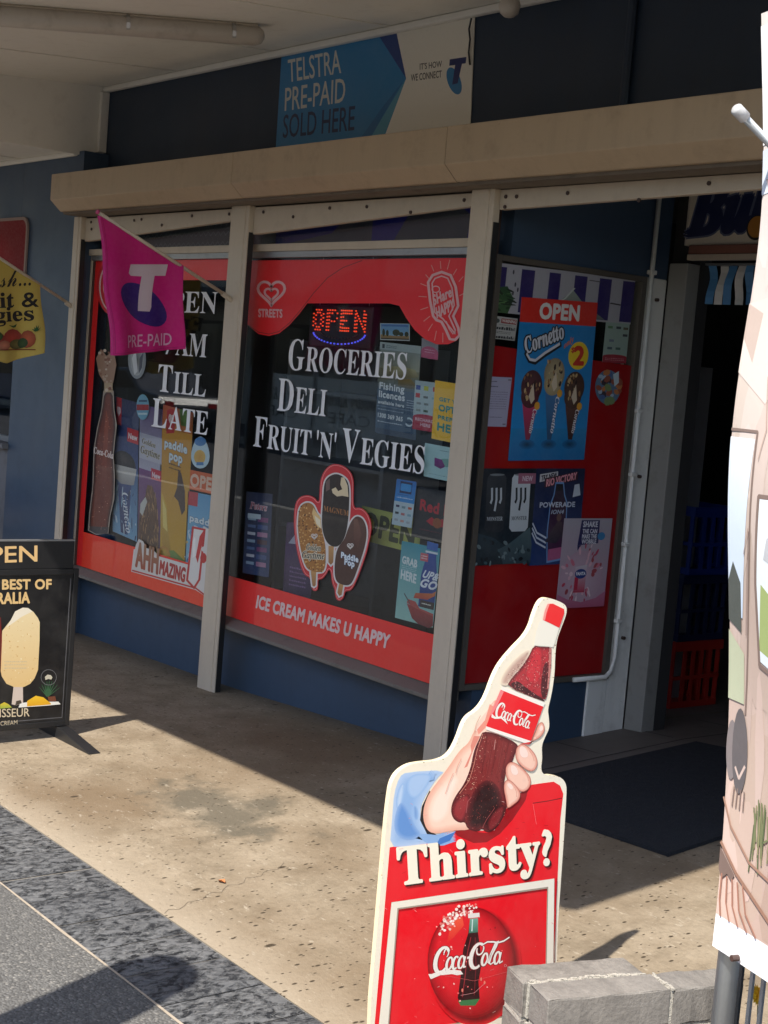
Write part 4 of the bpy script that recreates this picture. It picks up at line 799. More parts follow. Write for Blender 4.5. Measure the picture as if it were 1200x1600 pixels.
def cone(p):
    p.rect(0, 0, 1, .85, (30, 126, 190), (36, 140, 206)); p.rect(0, 0, 1, .2, (40, 134, 190), (30, 110, 170)); p.rect(0, .85, 1, 1, (214, 46, 34)); p.tb('OPEN', .25, .88, .76, .97, (226, 224, 220), 'b', .02)
    a, b, c = (.12, .66), (.60, .77), (.06, .75)
    p.text('Cornetto', a, b, c, (20, 22, 34), 'bi', .16); p.text('Cornetto', a, b, c, (214, 214, 220), 'bi', .03); p.line([(.10, .67), (.16, .62), (.24, .61), (.36, .66), (.56, .73)], .035, (20, 22, 34)); p.line([(.12, .66), (.17, .625), (.24, .62), (.36, .67), (.54, .73)], .018, (214, 214, 220))
    p.text('only', (.60, .70), (.72, .75), (.59, .735), (230, 120, 40), 'bi', .02); p.ell(.80, .66, .135, .088, (236, 200, 40)); p.tb('2', .745, .605, .87, .715, (200, 50, 30), 'b', .02); p.tb('$', .70, .68, .74, .71, (200, 60, 40), 'b')
    for cx, tc, sc, wc in ((.22, (96, 44, 52), .52, (190, 60, 100)), (.78, (92, 60, 48), .52, (96, 60, 52)), (.5, (196, 176, 136), .60, (70, 120, 170))):
        top = sc; p.poly([(cx-.10, top-.17), (cx+.10, top-.17), (cx+.025, .12), (cx-.02, .12)], wc, tuple(int(k*.7) for k in wc)); p.ell(cx, top-.06, .135, .10, tc, tuple(int(k*.75) for k in tc)); p.ell(cx-.01, top-.12, .115, .075, tc, tuple(int(k*.85) for k in tc)); p.blobs([(cx+random.uniform(-.10, .10), top+random.uniform(-.14, .02)) for _ in range(26)], .008, .022, [(60, 34, 30), (150, 110, 70), (200, 170, 120), (40, 24, 24)], .7)
        p.poly([(cx-.03, top-.12), (cx+.02, top-.04), (cx+.05, top-.14), (cx+.01, top-.17)], (214, 196, 170)); p.text('Cornetto', (cx+.045, top-.20), (cx+.01, .17), (cx+.075+.02, top-.20), (226, 222, 226), 'bi', .02)
        p.ell(cx+.09, top-.18, .035, .025, (226, 160, 50)); p.ell(cx, .10, .10, .03, (20, 60, 90), (34, 110, 165))
poster('x', RD+.004, (815, 464), (934, 473), (794, 720), (34, 130, 194), cone, 'large blue ice cream cone poster with red OPEN heading and yellow price')
def monster(p):
    p.rect(0, 0, 1, 1, (20, 28, 40), (24, 38, 46))
    for x, body, ink in ((.30, (40, 44, 50), (190, 196, 200)), (.74, (190, 196, 200), (30, 36, 44))):
        p.poly([(x-.17, .90), (x-.13, .94), (x+.13, .94), (x+.17, .90), (x+.17, .38), (x+.12, .34), (x-.12, .34), (x-.17, .38)], tuple(min(255, c+14) for c in body), body); p.ell(x, .935, .13, .012, (120, 126, 130)); 
        for k in (-.08, 0, .08): p.line([(x+k, .80), (x+k+.012, .68), (x+k-.01, .56+abs(k))], .035, ink)
        p.tb('MONSTER', x-.14, .46, x+.14, .50, ink, 'serif')
    p.rect(.68, .84, 1.0, .95, (160, 100, 120)); p.tb('NEW', .76, .87, .94, .92, (214, 190, 200), 'b'); p.poly([(0, .34), (.3, .28), (.5, .2), (.4, 0), (0, 0)], (40, 60, 70), (24, 34, 42)); p.poly([(.4, .16), (.6, .22), (.95, .38), (1, .2), (1, 0), (.5, 0)], (84, 104, 108), (50, 66, 74)); p.blobs([(random.random(), random.random()*.3) for _ in range(36)], .015, .05, [(30, 44, 52), (110, 126, 128), (66, 90, 96), (16, 22, 30)], .5)
poster('x', RD+.002, (751, 732), (838, 732), (742, 884), (22, 30, 42), monster, 'dark energy drink poster with one black can and one white can')
def power(p):
    p.rect(0, 0, 1, 1, (20, 28, 60), (30, 56, 110)); p.poly([(.08, .86), (.44, .90), (.44, .97), (.08, .94)], (206, 204, 206)); p.text('TRY NEW', (.11, .875), (.42, .91), (.11, .925), (40, 30, 50), 'b'); p.poly([(.18, .80), (.86, .88), (.86, .97), (.18, .90)], (60, 24, 40)); p.text('RIO VICTORY', (.22, .815), (.83, .89), (.22, .885), (226, 150, 160), 'b')
    bt = [(.42, .84), (.56, .84), (.60, .72), (.66, .64), (.68, .34), (.62, .06), (.36, .04), (.32, .34), (.34, .62), (.40, .72)]; p.poly(grow(bt, .02), (110, 150, 200)); p.poly(bt, (40, 30, 50), (80, 40, 74)); p.poly([(.36, .16), (.63, .18), (.62, .06), (.36, .04)], (176, 90, 130)); p.rect(.42, .77, .56, .84, (24, 22, 30))
    p.tb('POWERADE', .12, .60, .84, .65, (190, 196, 210), 'b', 0, .0); p.tb('ION4', .36, .53, .62, .57, (170, 180, 196), 'sbi')
    for k in range(3): p.line([(.0, .44-k*.05), (.1, .34-k*.05), (.3, .28-k*.05)], .02, (200, 206, 216))
    p.poly([(.28, .24), (.42, .38), (.52, .46), (.6, .44), (.64, .3), (.5, .22)], (84, 64, 70), (50, 44, 60)); p.ell(.53, .49, .05, .04, (110, 84, 80)); p.poly([(.78, .70), (.94, .72), (.9, .84), (.80, .83)], (196, 204, 214))
poster('x', RD+.0025, (838.5, 732), (914.5, 732), (827, 884), (26, 40, 84), power, 'navy sports drink poster with TRY NEW RIO VICTORY heading')
def fanta(p):
    p.rect(0, 0, 1, 1, (176, 168, 178), (190, 150, 168)); p.poly([(.32, .70), (.75, .72), (.74, .98), (.36, .98)], (36, 34, 90)); p.poly([(.32, .70), (.40, .70), (.33, .64)], (36, 34, 90))
    for i, (t, b_) in enumerate((('SHAKE', .035), ('THE CAN', 0), ('MAKE THE', 0), ('WOBBLE', 0))): p.tb(t, .40, .905-i*.058-(.012 if i else 0), .70, .95-i*.058+(b_*.4)-(.012 if i else 0), (214, 212, 220), 'b', .01)
    p.ell(.80, .80, .08, .045, (60, 130, 180)); p.ell(.46, .34, .44, .30, (206, 176, 190), (190, 156, 172))
    for k in range(40):
        a = random.random()*6.28; r = random.uniform(.18, .42); p.ell(.46+r*math.cos(a), .38+r*.8*math.sin(a), random.uniform(.02, .06), random.uniform(.01, .03), random.choice([(190, 60, 90), (214, 120, 140), (230, 200, 206), (170, 70, 80), (226, 180, 190)]), n=7, ang=a)
    p.poly([(.32, .46), (.56, .48), (.55, .17), (.32, .17)], (206, 196, 204), (190, 50, 84)); p.poly([(.33, .20), (.40, .20), (.40, .36), (.33, .34)], (190, 40, 70)); p.ell(.44, .38, .12, .055, (40, 60, 130)); p.tb('FANTA', .35, .365, .54, .40, (230, 228, 234), 'b', .02); p.poly([(0, 0), (1, 0), (1, .18), (.8, .1), (.5, .06), (.2, .1), (0, .16)], (196, 120, 150), (180, 90, 120))
poster('x', RD+.005, (882, 810), (957, 810), (868, 951), (184, 164, 178), fanta, 'pale pink fruit drink poster with splashing can and navy speech box')
# ================================================================ SIGNS ON THE WALLS
UY = 3.948
T2 = lambda *z: [(400+x*.3833, y*.3833) for x, y in z]
p = PY(UY-.004); p.slab([(430, 245), (734, 207), (742, 15), (444, 82)], .004, (234, 229, 216))
p.poly(T2((105, 215), (570, 120), (612, 320), (515, 580), (78, 645)), (38, 124, 178)); p.poly(T2((435, 600), (510, 585), (612, 320), (520, 470)), (84, 152, 178)); p.poly(T2((495, 137), (570, 120), (612, 320)), (28, 62, 128)); p.poly(T2((400, 600), (450, 592), (600, 330), (520, 430)), (28, 106, 160))
for t, bl, br, tl, c in (('TELSTRA', (133, 335), (347, 297), (130, 245), (206, 206, 198)), ('PRE-PAID', (117, 452), (362, 415), (120, 360), (206, 206, 198)), ('SOLD HERE', (109, 562), (400, 530), (113, 470), (24, 46, 84))): p.text(t, *T2(bl, br, tl), c, 's', .012)
for t, bl, br, tl in (("IT'S HOW", (668, 284), (758, 272), (668, 260)), ('WE CONNECT', (632, 331), (757, 315), (632, 304))): p.text(t, *T2(bl, br, tl), (60, 56, 52), 's', .02)
p.poly([(400+.3833*(808+(30*math.cos(k*.22)*math.cos(.2)-56*math.sin(k*.22)*math.sin(-.2))), .3833*(330+(30*math.cos(k*.22)*math.sin(-.2)*-1+56*math.sin(k*.22)*math.cos(.2)))) for k in range(28)], (40, 124, 178))
p.poly(T2((790, 242), (858, 232), (855, 258), (840, 260), (822, 340), (800, 345), (812, 265), (788, 268)), (30, 40, 100))
tag(p.build('wall_sign', 'print_board'), 'wide blue and white prepaid phone sign on the dark upper wall', 'sign')
# red sign on the left wall
p = PY(3.785, False); pts = [(-8.46-.45+.45, 1.88)]
def rrect(x0, x1, z0, z1, r, n=5):
    o = []
    for cx, cz, a0 in ((x1-r, z1-r, 0), (x0+r, z1-r, 90), (x0+r, z0+r, 180), (x1-r, z0+r, 270)):
        for i in range(n+1): a = math.radians(a0+90*i/n); o.append((cx+r*math.cos(a), cz+r*math.sin(a)))
    return o
p.slab(rrect(-9.45, -8.462, 1.83, 2.345, .07), .012, (150, 130, 124)); p.poly(rrect(-9.432, -8.482, 1.85, 2.327, .055), (120, 14, 24)); p.ell(-8.98, 2.08, .40, .2, (150, 18, 30), (120, 14, 24))
tag(p.build('wall_sign', 'print_cloth'), 'dark red round cornered sign on the blue wall behind the yellow flag', 'sign')
# ice cream brand board over the door
p = PY(4.858, False); p.slab([(-4.29, 2.236), (-2.72, 2.236), (-2.72, 2.56), (-4.29, 2.56)], .0015, (224, 214, 194))
bq = [on_y(a, b, 4.858) for a, b in ((1074, 366), (1262, 346), (1080, 296))]; p.text('Bulla', *bq, (96, 104, 130), 'bi', .16); p.text('Bulla', *bq, (22, 34, 78), 'bi', .10)
p.ell(-3.93, 2.30, .05, .05, (40, 34, 30)); p.ell(-3.93, 2.303, .043, .043, (190, 130, 50)); tag(p.build('door_sign', 'print_board'), 'cream board over the door with bold navy brush lettering', 'sign')
# ================================================================ FLAGS ON ANGLED POLES
def flag(name, label, X, foot, tip, draw, outline, sag, pole_m=PLAST, group=None):
    fy, fz_ = on_x(*foot, X); ty, tz = on_x(*tip, X)
    t = thing(name, label, 'flag', (X, fy, fz_), group)
    MB().tube([(X, fy+.01, fz_-.006), (X, ty, tz)], .0085, 8).build('pole', CREAM, t, smooth=True)
    MB().tube([(X, ty, tz), (X, ty+(ty-fy)*.012, tz+(tz-fz_)*.012)], .011, 8).build('pole_cap', paint('pink_plastic', (.5, .05, .2), .4), t)
    bk = MB().box(X-.012, X+.012, fy+.002, fy+.016, fz_-.05, fz_+.05).build('bracket', CREAM, t, bev=.002)
    MB().tube([(X, fy+.004, fz_-.01), (X, fy-.05, fz_+.018)], .0125, 8).build('socket', CREAM, t)
    w_ = lambda u, v_, l: (X+l*22+(sag*math.sin((u-fy)*15+v_*2.5)+sag*.5*math.sin((u-fy)*31+v_*4+1))*max(0, fz_+.30-v_)*1.3, u+.006*math.sin(v_*16), v_)
    pr = Print(w_, lambda q_: on_x(q_[0], q_[1], X)); draw(pr, outline); pr.build('cloth', 'print_cloth', t, .014); return t
def clothgrid(pr, outline, col):
    pr.slab(outline, .0012, col)
def pinkflag(p, o):
    clothgrid(p, o, (190, 22, 116)); p.poly(grow(o, -1.5), (196, 20, 118), (206, 24, 124))
    pts = [(227+37*math.cos(t*.2094)*1.0+0, 482) for t in range(1)]
    e = []
    for i in range(30):
        a = 2*math.pi*i/30; x, y = 50*math.cos(a), 27*math.sin(a); r = .82; e.append((226+x*math.cos(r)-y*math.sin(r)*.9, 476+x*math.sin(r)*.80+y*math.cos(r)))
    p.poly(e, (52, 22, 110)); p.poly([(204, 413), (262, 413), (260, 431), (243, 431), (239, 480), (236, 487), (218, 486), (223, 432), (206, 431), (202, 427)], (206, 188, 198)); p.text('PRE-PAID', (194, 543), (270, 539), (194, 524), (222, 170, 200), 's', .01); p.line([(160, 341), (165, 430), (170, 500), (172, 552)], .5, (150, 14, 90)); p.line([(171, 551.5), (210, 549.5), (284, 541.5)], .5, (150, 14, 90))
flag('shop_flag', 'magenta prepaid flag with white T hanging from an angled pole', -6.13, (361, 466), (154, 332), pinkflag, [(157, 337), (180, 352), (215, 374), (250, 395), (284, 415), (285, 460), (285, 500), (286, 545), (250, 549), (210, 553), (170, 555), (168, 500), (163, 430)], .045)
def yellowflag(p, o):
    clothgrid(p, o, (196, 172, 84)); p.poly(grow(o, -1.2), (190, 166, 76), (204, 182, 94)); ink = (24, 20, 26)
    p.text('Fresh...', (-44, 452), (48, 446), (-44, 425), ink, 'script'); p.text('Fruit &', (-60, 483), (58, 479), (-60, 460), ink, 'serif', .03); p.text('Vegies', (-50, 506), (50, 500), (-50, 484), ink, 'serif', .03)
    for x, y, a, b, c in ((-8, 532, 16, 15, (176, 70, 60)), (20, 528, 15, 14, (190, 74, 60)), (42, 530, 10, 14, (196, 96, 60)), (8, 540, 10, 8, (206, 130, 100)), (28, 538, 12, 8, (120, 110, 60)), (-4, 526, 8, 7, (70, 100, 50)), (36, 536, 7, 8, (60, 90, 50))): p.ell(x, y, a, b, c, tuple(int(k*.75) for k in c), n=12)
    for k in range(6): p.poly([(50, 518), (46+k*3, 506+abs(k-2.5)*3), (54, 516)], (44, 90, 48))
    p.poly([(20, 512), (12, 508), (20, 509), (26, 506), (24, 511)], (44, 84, 40)); p.line([(0, 547), (52, 546)], 1.5, (110, 40, 30))
flag('shop_flag', 'yellow fresh fruit and vegies flag with a pointed hem', -7.83, (115, 479), (-60, 364), yellowflag, [(-52, 373), (-20, 393), (0, 405), (30, 426), (62, 446), (63, 480), (65, 515), (65, 551), (42, 559), (15, 568), (-15, 560), (-48, 548), (-50, 460)], .04)
# ================================================================ SANDWICH BOARD
BX = -5.50
gB = gz(BX, 2.6)
bd = thing('pavement_sign', 'black swing pavement sign showing a pale ice cream on a stick', 'sign', (BX, 2.45, gB))
Y0, Y1 = 2.10, 2.765
MB().box(BX-.016, BX+.016, Y0, Y0+.022, gB+.05, gB+.70).box(BX-.016, BX+.016, Y1-.022, Y1, gB+.05, gB+.70).box(BX-.016, BX+.016, Y0+.0225, Y1-.0225, gB+.05, gB+.073).box(BX-.016, BX+.016, Y0+.0225, Y1-.0225, gB+.676, gB+.70).build('frame', BLACKM, bd, bev=.002)
for y in (Y0+.03, Y1-.055):
    MB().prism([(BX-.31, y, gB), (BX-.31, y, gB+.012), (BX-.03, y, gB+.048), (BX+.03, y, gB+.048), (BX+.31, y, gB+.012), (BX+.31, y, gB)], (0, .05, 0)).build('foot', BLACKM, bd, bev=.002)
MB().box(BX-.012, BX+.012, Y0+.0005, Y1-.025, gB+.7005, gB+.812).build('header_panel', BLACKM, bd, bev=.002)
MB().box(BX-.0125, BX+.0125, Y0, Y1-.024, gB+.8125, gB+.8175).build('header_edge', ALU, bd)
p = PX(BX+.011); a = lambda px_, py_: on_x(px_, py_, BX+.011)
c_gold = (226, 190, 130)
p.slab([(-110, 872), (96, 897), (92, 1132), (-110, 1142)], .003, (17, 17, 20)) if False else None
p2 = PX(BX+.010, False); p2.slab([(Y0+.023, gB+.074), (Y1-.023, gB+.074), (Y1-.023, gB+.675), (Y0+.023, gB+.675)], .02, (15, 15, 18)); p2.line([(Y0+.03, gB+.085), (Y1-.032, gB+.085), (Y1-.032, gB+.66)], .0035, (96, 96, 100)); p2.build('panel', 'print_board', bd)
p = PX(BX+.0112); A_ = lambda *z: [(x*.16875, 930+y*.16875) for x, y in z]
p.text('THE BEST OF', (-44, 921), (80, 920), (-44, 906), c_gold, 'b', .0); p.text('AUSTRALIA', (-54, 945), (46, 942), (-54, 928), c_gold, 'b', .0)
ic = A_((210, 115), (260, 118), (310, 155), (350, 210), (368, 250), (366, 420), (352, 690), (320, 770), (280, 820), (220, 850), (130, 850), (60, 820), (15, 750), (5, 690), (15, 500), (20, 330), (60, 280), (100, 230), (140, 150))
p.poly(A_((125, 845), (212, 850), (214, 1000), (150, 1020), (108, 1010)), (206, 190, 178)); p.poly(ic, (236, 216, 170), (222, 188, 128)); p.poly(A_((210, 115), (260, 118), (300, 150), (200, 200), (60, 300), (100, 230), (140, 150)), (238, 228, 206)); p.blobs(p.inside(grow(ic, -2), 70), .5, 1.6, [(206, 160, 96), (240, 226, 190), (214, 176, 116), (228, 200, 150)], .6); p.lines(40*.16875, 930+600*.16875, 250*.16875, 930+690*.16875, 3, (206, 186, 150), .3)
p.poly([(-26, 985), (-6, 960), (1, 965), (3, 1000), (1, 1050), (-8, 1068), (-24, 1065)], (120, 30, 26), (90, 20, 20))
for k in range(9): x = 360+k*24; p.poly(A_((430, 940), (448, 940), (x+4, 850-20*math.sin(k*.4)*3), (x, 850-20*math.sin(k*.4)*3)), (50, 90, 60))
p.poly(A_((440, 940), (510, 935), (520, 980), (450, 985)), (110, 60, 40)); p.poly(A_((170, 1040), (185, 1000), (250, 990), (540, 985), (560, 1010), (400, 1025)), (230, 228, 220)); p.poly(A_((250, 1030), (250, 980), (290, 955), (330, 930), (400, 945), (470, 1000), (470, 1012)), (236, 192, 44), (220, 160, 30)); p.poly(A_((0, 1050), (0, 1010), (40, 990), (80, 1010), (110, 1040)), (220, 190, 50), (150, 170, 60)); p.poly(A_((140, 1020), (150, 980), (190, 970), (200, 1000)), (70, 60, 50))
p.arc(450*.16875, 930+760*.16875, 12, 12, 0, 360, .8, (110, 110, 112), 24); p.poly(A_((415, 755), (440, 735), (470, 740), (485, 760), (475, 780), (445, 775), (420, 785)), (196, 190, 170)); p.ell(450*.16875, 930+760*.16875, 8, 8, (34, 34, 36)) if False else None
p.text('CONNOISSEUR', (-66, 1123), (46, 1119), (-66, 1110), (206, 190, 160), 's', .015); p.text('ICE CREAM', (-14, 1135), (27, 1132), (-14, 1128), (190, 176, 150), 's', .01); p.build('artwork', 'print_board', bd)
p = PX(BX+.0128); p.text('OPEN', (-54, 881), (58, 877), (-54, 856), (230, 190, 130), 's', .03); p.build('lettering', 'print_board', bd)
# ================================================================ THE COLA SIGN
KX = -2.43
A6 = lambda *z: [(700+x/6, 920+y/6) for x, y in z]; B4 = lambda *z: [(600+x/4, 1090+y/4) for x, y in z]; C3 = lambda *z: [(580+x/3.75, 1280+y/3.75) for x, y in z]
outl = A6((915, 80), (1000, 100), (1090, 140), (1115, 180), (1110, 240), (1060, 370), (1020, 480), (1005, 620), (1000, 800), (970, 1000), (935, 1130))+B4((1030, 120), (1035, 190), (1010, 240), (985, 300), (990, 380), (980, 450), (1000, 485), (1060, 485), (1110, 500), (1140, 540), (1141, 600), (1130, 800))+[(872, 1440), (866, 1628)]+[(573, 1752), (580, 1560), (592, 1420)]+[(604, 1280)]+B4((33, 620), (45, 540), (80, 470), (150, 420), (230, 405), (340, 395), (410, 360), (460, 270), (490, 180), (520, 120), (590, 75), (640, 0))+A6((430, 820), (500, 690), (620, 550), (720, 450), (780, 350), (810, 240), (860, 120))
def rounded(pts):
    keep = [i for i, q in enumerate(pts) if q[1] > 1600]
    a = pts[:keep[0]]; b = pts[keep[-1]+1:]; mid_ = [pts[i] for i in keep]
    ch = b+a
    for _ in range(2):
        o = [ch[0]]
        for u, w_ in zip(ch, ch[1:]): o += [(u[0]*.75+w_[0]*.25, u[1]*.75+w_[1]*.25), (u[0]*.25+w_[0]*.75, u[1]*.25+w_[1]*.75)]
        ch = o+[ch[-1]]
    return ch+mid_
outl = rounded(outl)
ck = thing('cola_sign', 'red die cut Thirsty sign shaped as a hand raising a cola bottle', 'sign', (KX, 2.3, .01))
CR = (240, 230, 208); RE = (232, 20, 34)
p = PX(KX); p.slab(outl, .012, CR, (222, 205, 170)); p.build('panel', 'print_board', ck)
p = Print(lambda u, v_, l: (KX+.0003+l*.3, u, v_), lambda q_: on_x(q_[0], q_[1], KX))
rf = C3((108, 165), (20, 1200))+[(584, 1736), (858, 1622)]+C3((1070, 800), (1108, 0))+B4((1120, 600), (1100, 550), (1060, 525), (915, 545), (850, 600), (760, 700), (690, 830), (440, 835), (300, 870), (120, 920))
p.poly(rf, RE); p.line(B4((930, 660), (1030, 645), (1112, 628)), 1.4, (120, 10, 18)); p.line(B4((930, 665), (940, 720), (952, 792)), .5, (240, 120, 120))
p.poly(grow(B4((440, 835), (520, 822), (590, 845), (640, 850), (690, 835), (745, 765), (770, 700), (850, 600), (900, 570), (880, 640), (800, 760), (720, 850), (640, 900), (560, 905), (460, 860)), 1), (150, 8, 20))
# sleeve, cuff, hand
slv = B4((95, 495), (140, 465), (385, 452), (330, 505), (272, 590), (228, 680), (226, 765), (272, 842), (335, 872), (440, 835))+C3((495, 70), (460, 125), (395, 150), (330, 140), (210, 160), (108, 162))+B4((50, 760), (62, 600))
soft(p, sm(slv, 1), (176, 200, 230), (140, 176, 220), 8, 2.2); [soft(p, sm(B4(*q)), (150, 184, 224), c_, 4, 1.2) for q, c_ in (([(150, 480), (300, 470), (280, 540), (200, 640), (140, 600)], (166, 194, 228)), ([(90, 560), (130, 520), (120, 640), (90, 720), (70, 660)], (184, 206, 232)), ([(180, 660), (215, 690), (215, 770), (180, 760)], (118, 156, 208)))]
soft(p, sm(B4((100, 640), (150, 690), (190, 800), (240, 860), (150, 900), (70, 860), (60, 760))), (138, 172, 218), (100, 146, 206), 5, 1.6); p.poly(C3((380, 150), (400, 112), (480, 78), (495, 70), (460, 125), (395, 150)), (70, 120, 190))
palm = B4((700, 2), (655, 60), (630, 150), (560, 205), (532, 280), (470, 330), (405, 430), (345, 510), (282, 592), (247, 680), (242, 760), (272, 838), (335, 852), (440, 828), (540, 828), (600, 760), (640, 600), (700, 400), (720, 200), (740, 60))
p.poly(B4((284, 580), (236, 680), (224, 765), (268, 852), (330, 858), (300, 840), (262, 770), (262, 690), (300, 600)), (26, 22, 26)); soft(p, sm(palm), (236, 176, 152), (248, 212, 190), 7, 1.7)
p.poly(sm(B4((700, 4), (660, 62), (600, 130), (560, 210), (600, 210), (650, 120))), (246, 210, 190)); p.poly(B4((560, 240), (540, 300), (545, 340), (500, 440), (520, 430), (556, 330), (600, 240)), (224, 140, 122)); p.poly(B4((660, 40), (690, 60), (650, 170), (590, 230), (580, 200), (630, 140)), (236, 150, 130)); soft(p, sm(B4((290, 640), (370, 530), (450, 470), (480, 520), (420, 640), (410, 740), (330, 800), (270, 760))), (248, 212, 190), (252, 226, 208), 5, 1.6)
# bottle body
body = B4((625, 195), (848, 285), (820, 340), (800, 410), (762, 450), (755, 500), (745, 560), (770, 640), (765, 700), (740, 760), (690, 830), (640, 845), (610, 815), (590, 840), (520, 822), (505, 775), (470, 785), (425, 752), (415, 690), (440, 620), (500, 540), (540, 440), (560, 330), (592, 260))
body = sm(body); soft(p, body, (84, 20, 26), (128, 40, 40), 7, 1.2);  soft(p, sm(B4((570, 560), (640, 505), (705, 540), (742, 620), (738, 740), (692, 822), (642, 838), (612, 808), (588, 832), (526, 814), (512, 760), (530, 650))), (98, 26, 30), (44, 11, 15), 8, 1.3); p.line(B4((612, 810), (606, 760), (640, 690)), .9, (26, 6, 10)); soft(p, sm(B4((440, 640), (520, 590), (545, 640), (520, 720), (500, 770), (470, 780), (430, 750), (420, 700))), (96, 24, 30), (150, 46, 50), 6, 1.0); soft(p, sm(B4((640, 770), (700, 690), (760, 660), (740, 760), (690, 825), (650, 840))), (70, 18, 22), (124, 36, 40), 5, .9); p.line(B4((512, 720), (520, 650), (545, 620)), .8, (170, 90, 90)); p.line(B4((612, 815), (640, 760), (690, 690)), .8, (150, 70, 70))
p.line(B4((615, 225), (580, 330), (560, 420), (530, 520), (470, 600)), 1.0, (206, 130, 110)); p.blobs(p.inside(B4((600, 240), (640, 240), (600, 420), (560, 560), (470, 640), (500, 560), (560, 420)), 60), .3, .8, [(216, 150, 130), (190, 100, 86), (226, 180, 150)]); p.blobs(p.inside(body, 420), .25, .7, [(150, 60, 56), (170, 86, 76), (60, 14, 18), (120, 40, 40), (196, 120, 104)]); p.line(B4((694, 262), (686, 325)), .8, (206, 150, 140))
# upper bottle: neck, liquid, cap
p.poly(A6((885, 290), (1040, 365), (1015, 450), (985, 545), (800, 530), (822, 400), (850, 310)), (236, 230, 214)); liq = A6((800, 530), (870, 545), (968, 545), (965, 700), (940, 950), (905, 1065), (545, 915), (590, 840), (680, 740), (750, 640))
soft(p, sm(A6((640, 640), (770, 550), (760, 660), (690, 760), (610, 850), (545, 915), (480, 890), (520, 780))), (232, 214, 190), (196, 160, 144), 5, 1.4); liq = sm(liq, 1); soft(p, liq, (104, 24, 34), (176, 40, 50), 6, 1.1); soft(p, sm(A6((800, 540), (890, 560), (885, 700), (860, 900), (740, 890), (710, 780), (760, 640))), (160, 36, 46), (200, 42, 54), 4, 1.2); p.poly(sm(A6((556, 912), (640, 850), (720, 920), (800, 975), (905, 1045), (900, 1062))), (64, 16, 24)); p.poly(sm(A6((885, 720), (935, 660), (945, 860), (910, 1040), (860, 990))), (92, 24, 34), (66, 18, 26)); p.poly(A6((945, 560), (968, 548), (964, 720), (940, 940), (925, 940), (940, 740)), (190, 120, 112))
p.blobs(p.inside(liq, 420), .25, .8, [(206, 120, 116), (70, 16, 26), (226, 160, 150), (110, 24, 36), (180, 70, 72)]); p.blobs(p.inside(A6((560, 800), (700, 650), (740, 660), (600, 860), (545, 910)), 60), .3, .8, [(100, 40, 44), (226, 206, 190), (150, 90, 84)])
p.poly(A6((930, 140), (980, 138), (1085, 190), (1086, 230), (1040, 365), (960, 325), (885, 290), (905, 200)), (232, 40, 42)); p.poly(A6((930, 140), (950, 138), (920, 220), (905, 295), (885, 290), (905, 200)), (238, 150, 140))
# label
p.poly(A6((500, 912), (907, 1066), (890, 1108), (488, 948)), (244, 236, 224)); lab = [(781.7, 1077.5), (848.3, 1104), (828.8, 1158.8), (759, 1135), (768, 1110)]
p.poly(lab, RE); p.poly(A6((488, 948), (520, 962), (450, 1110), (400, 1190), (390, 1180), (440, 1060)), (240, 130, 130)); p.poly(B4((635, 178), (918, 272), (906, 293), (634, 198)), (244, 236, 226)); p.poly(B4((848, 288), (905, 293), (918, 272), (935, 270)), (210, 60, 60))
def script(p, bl, br, tl, sh=None):
    """flowing script wordmark drawn with a brush: x along the line, y height, slanted to the right"""
    o, a, b = Vector(p.mp(bl)), Vector(p.mp(br)), Vector(p.mp(tl)); ex = a-o; ey = b-o
    ell = lambda cx, cy, rx, ry, a0, a1, n=16: [(cx+rx*math.cos(math.radians(a0+(a1-a0)*i/n)), cy+ry*math.sin(math.radians(a0+(a1-a0)*i/n))) for i in range(n+1)]
    st = [(ell(.105, .46, .085, .52, 40, 315), .042), (ell(.14, .74, .03, .2, 200, -60, 10), .016),
          (ell(.205, .27, .034, .26, 0, 360), .026), (ell(.285, .27, .034, .26, 50, 310), .027), (ell(.358, .27, .034, .26, 0, 360), .025), ([(.398, .50), (.392, .2), (.405, .04), (.43, .06)], .022), ([(.425, .42), (.47, .45)], .03),
          (ell(.56, .46, .085, .52, 58, 305), .042), (ell(.58, .72, .045, .22, 160, 400, 12), .018), ([(.60, .92), (.66, 1.02), (.74, .99), (.80, .93), (.88, .98), (.95, 1.12)], .022),
          (ell(.665, .27, .034, .26, 0, 360), .026), ([(.715, .10), (.735, .5), (.775, .95), (.80, 1.0), (.79, .8), (.745, .4), (.735, .08), (.76, .02), (.79, .1)], .022), (ell(.83, .27, .034, .26, 0, 360), .025), ([(.872, .50), (.866, .2), (.88, .03), (.915, .1)], .022)]
    for grow_, c in ((.018, sh or (130, 10, 20)), (0, (240, 234, 224))):
        for pts, wd in st:
            q = [o+ex*x+ey*y for x, y in pts]; L = []; R2 = []; n = len(q); w0 = (wd+grow_)*ex.length
            for i in range(n):
                d = (q[min(i+1, n-1)]-q[max(i-1, 0)]).normalized(); wv = w0*(.55+.45*math.sin(math.pi*(i+.7)/(n+.4)))*(.75+.5*abs(d.dot(ey.normalized())))
                nn = Vector((-d.y, d.x))*wv/2; L.append(tuple(q[i]+nn)); R2.append(tuple(q[i]-nn))
            p._add(L+R2, [(i, i+1, n+i+1, n+i) for i in range(n-1)], [lin(c)]*(2*n), dl=STEP*.3, raw=True)
    p.l += STEP
def script_plain(p, bl, br, tl, sh=None):
    p.text('Coca-Cola', bl, br, tl, (120, 10, 20) if sh is None else sh, 'script', .05); p.text('Coca-Cola', bl, br, tl, (240, 234, 224), 'script', .028)
script(p, (771.5, 1117), (831, 1141), (779, 1096), (190, 14, 26)); p.poly(B4((672, 100), (668, 122), (690, 132), (730, 130), (770, 165), (760, 140), (720, 118), (690, 118)), (240, 234, 224))
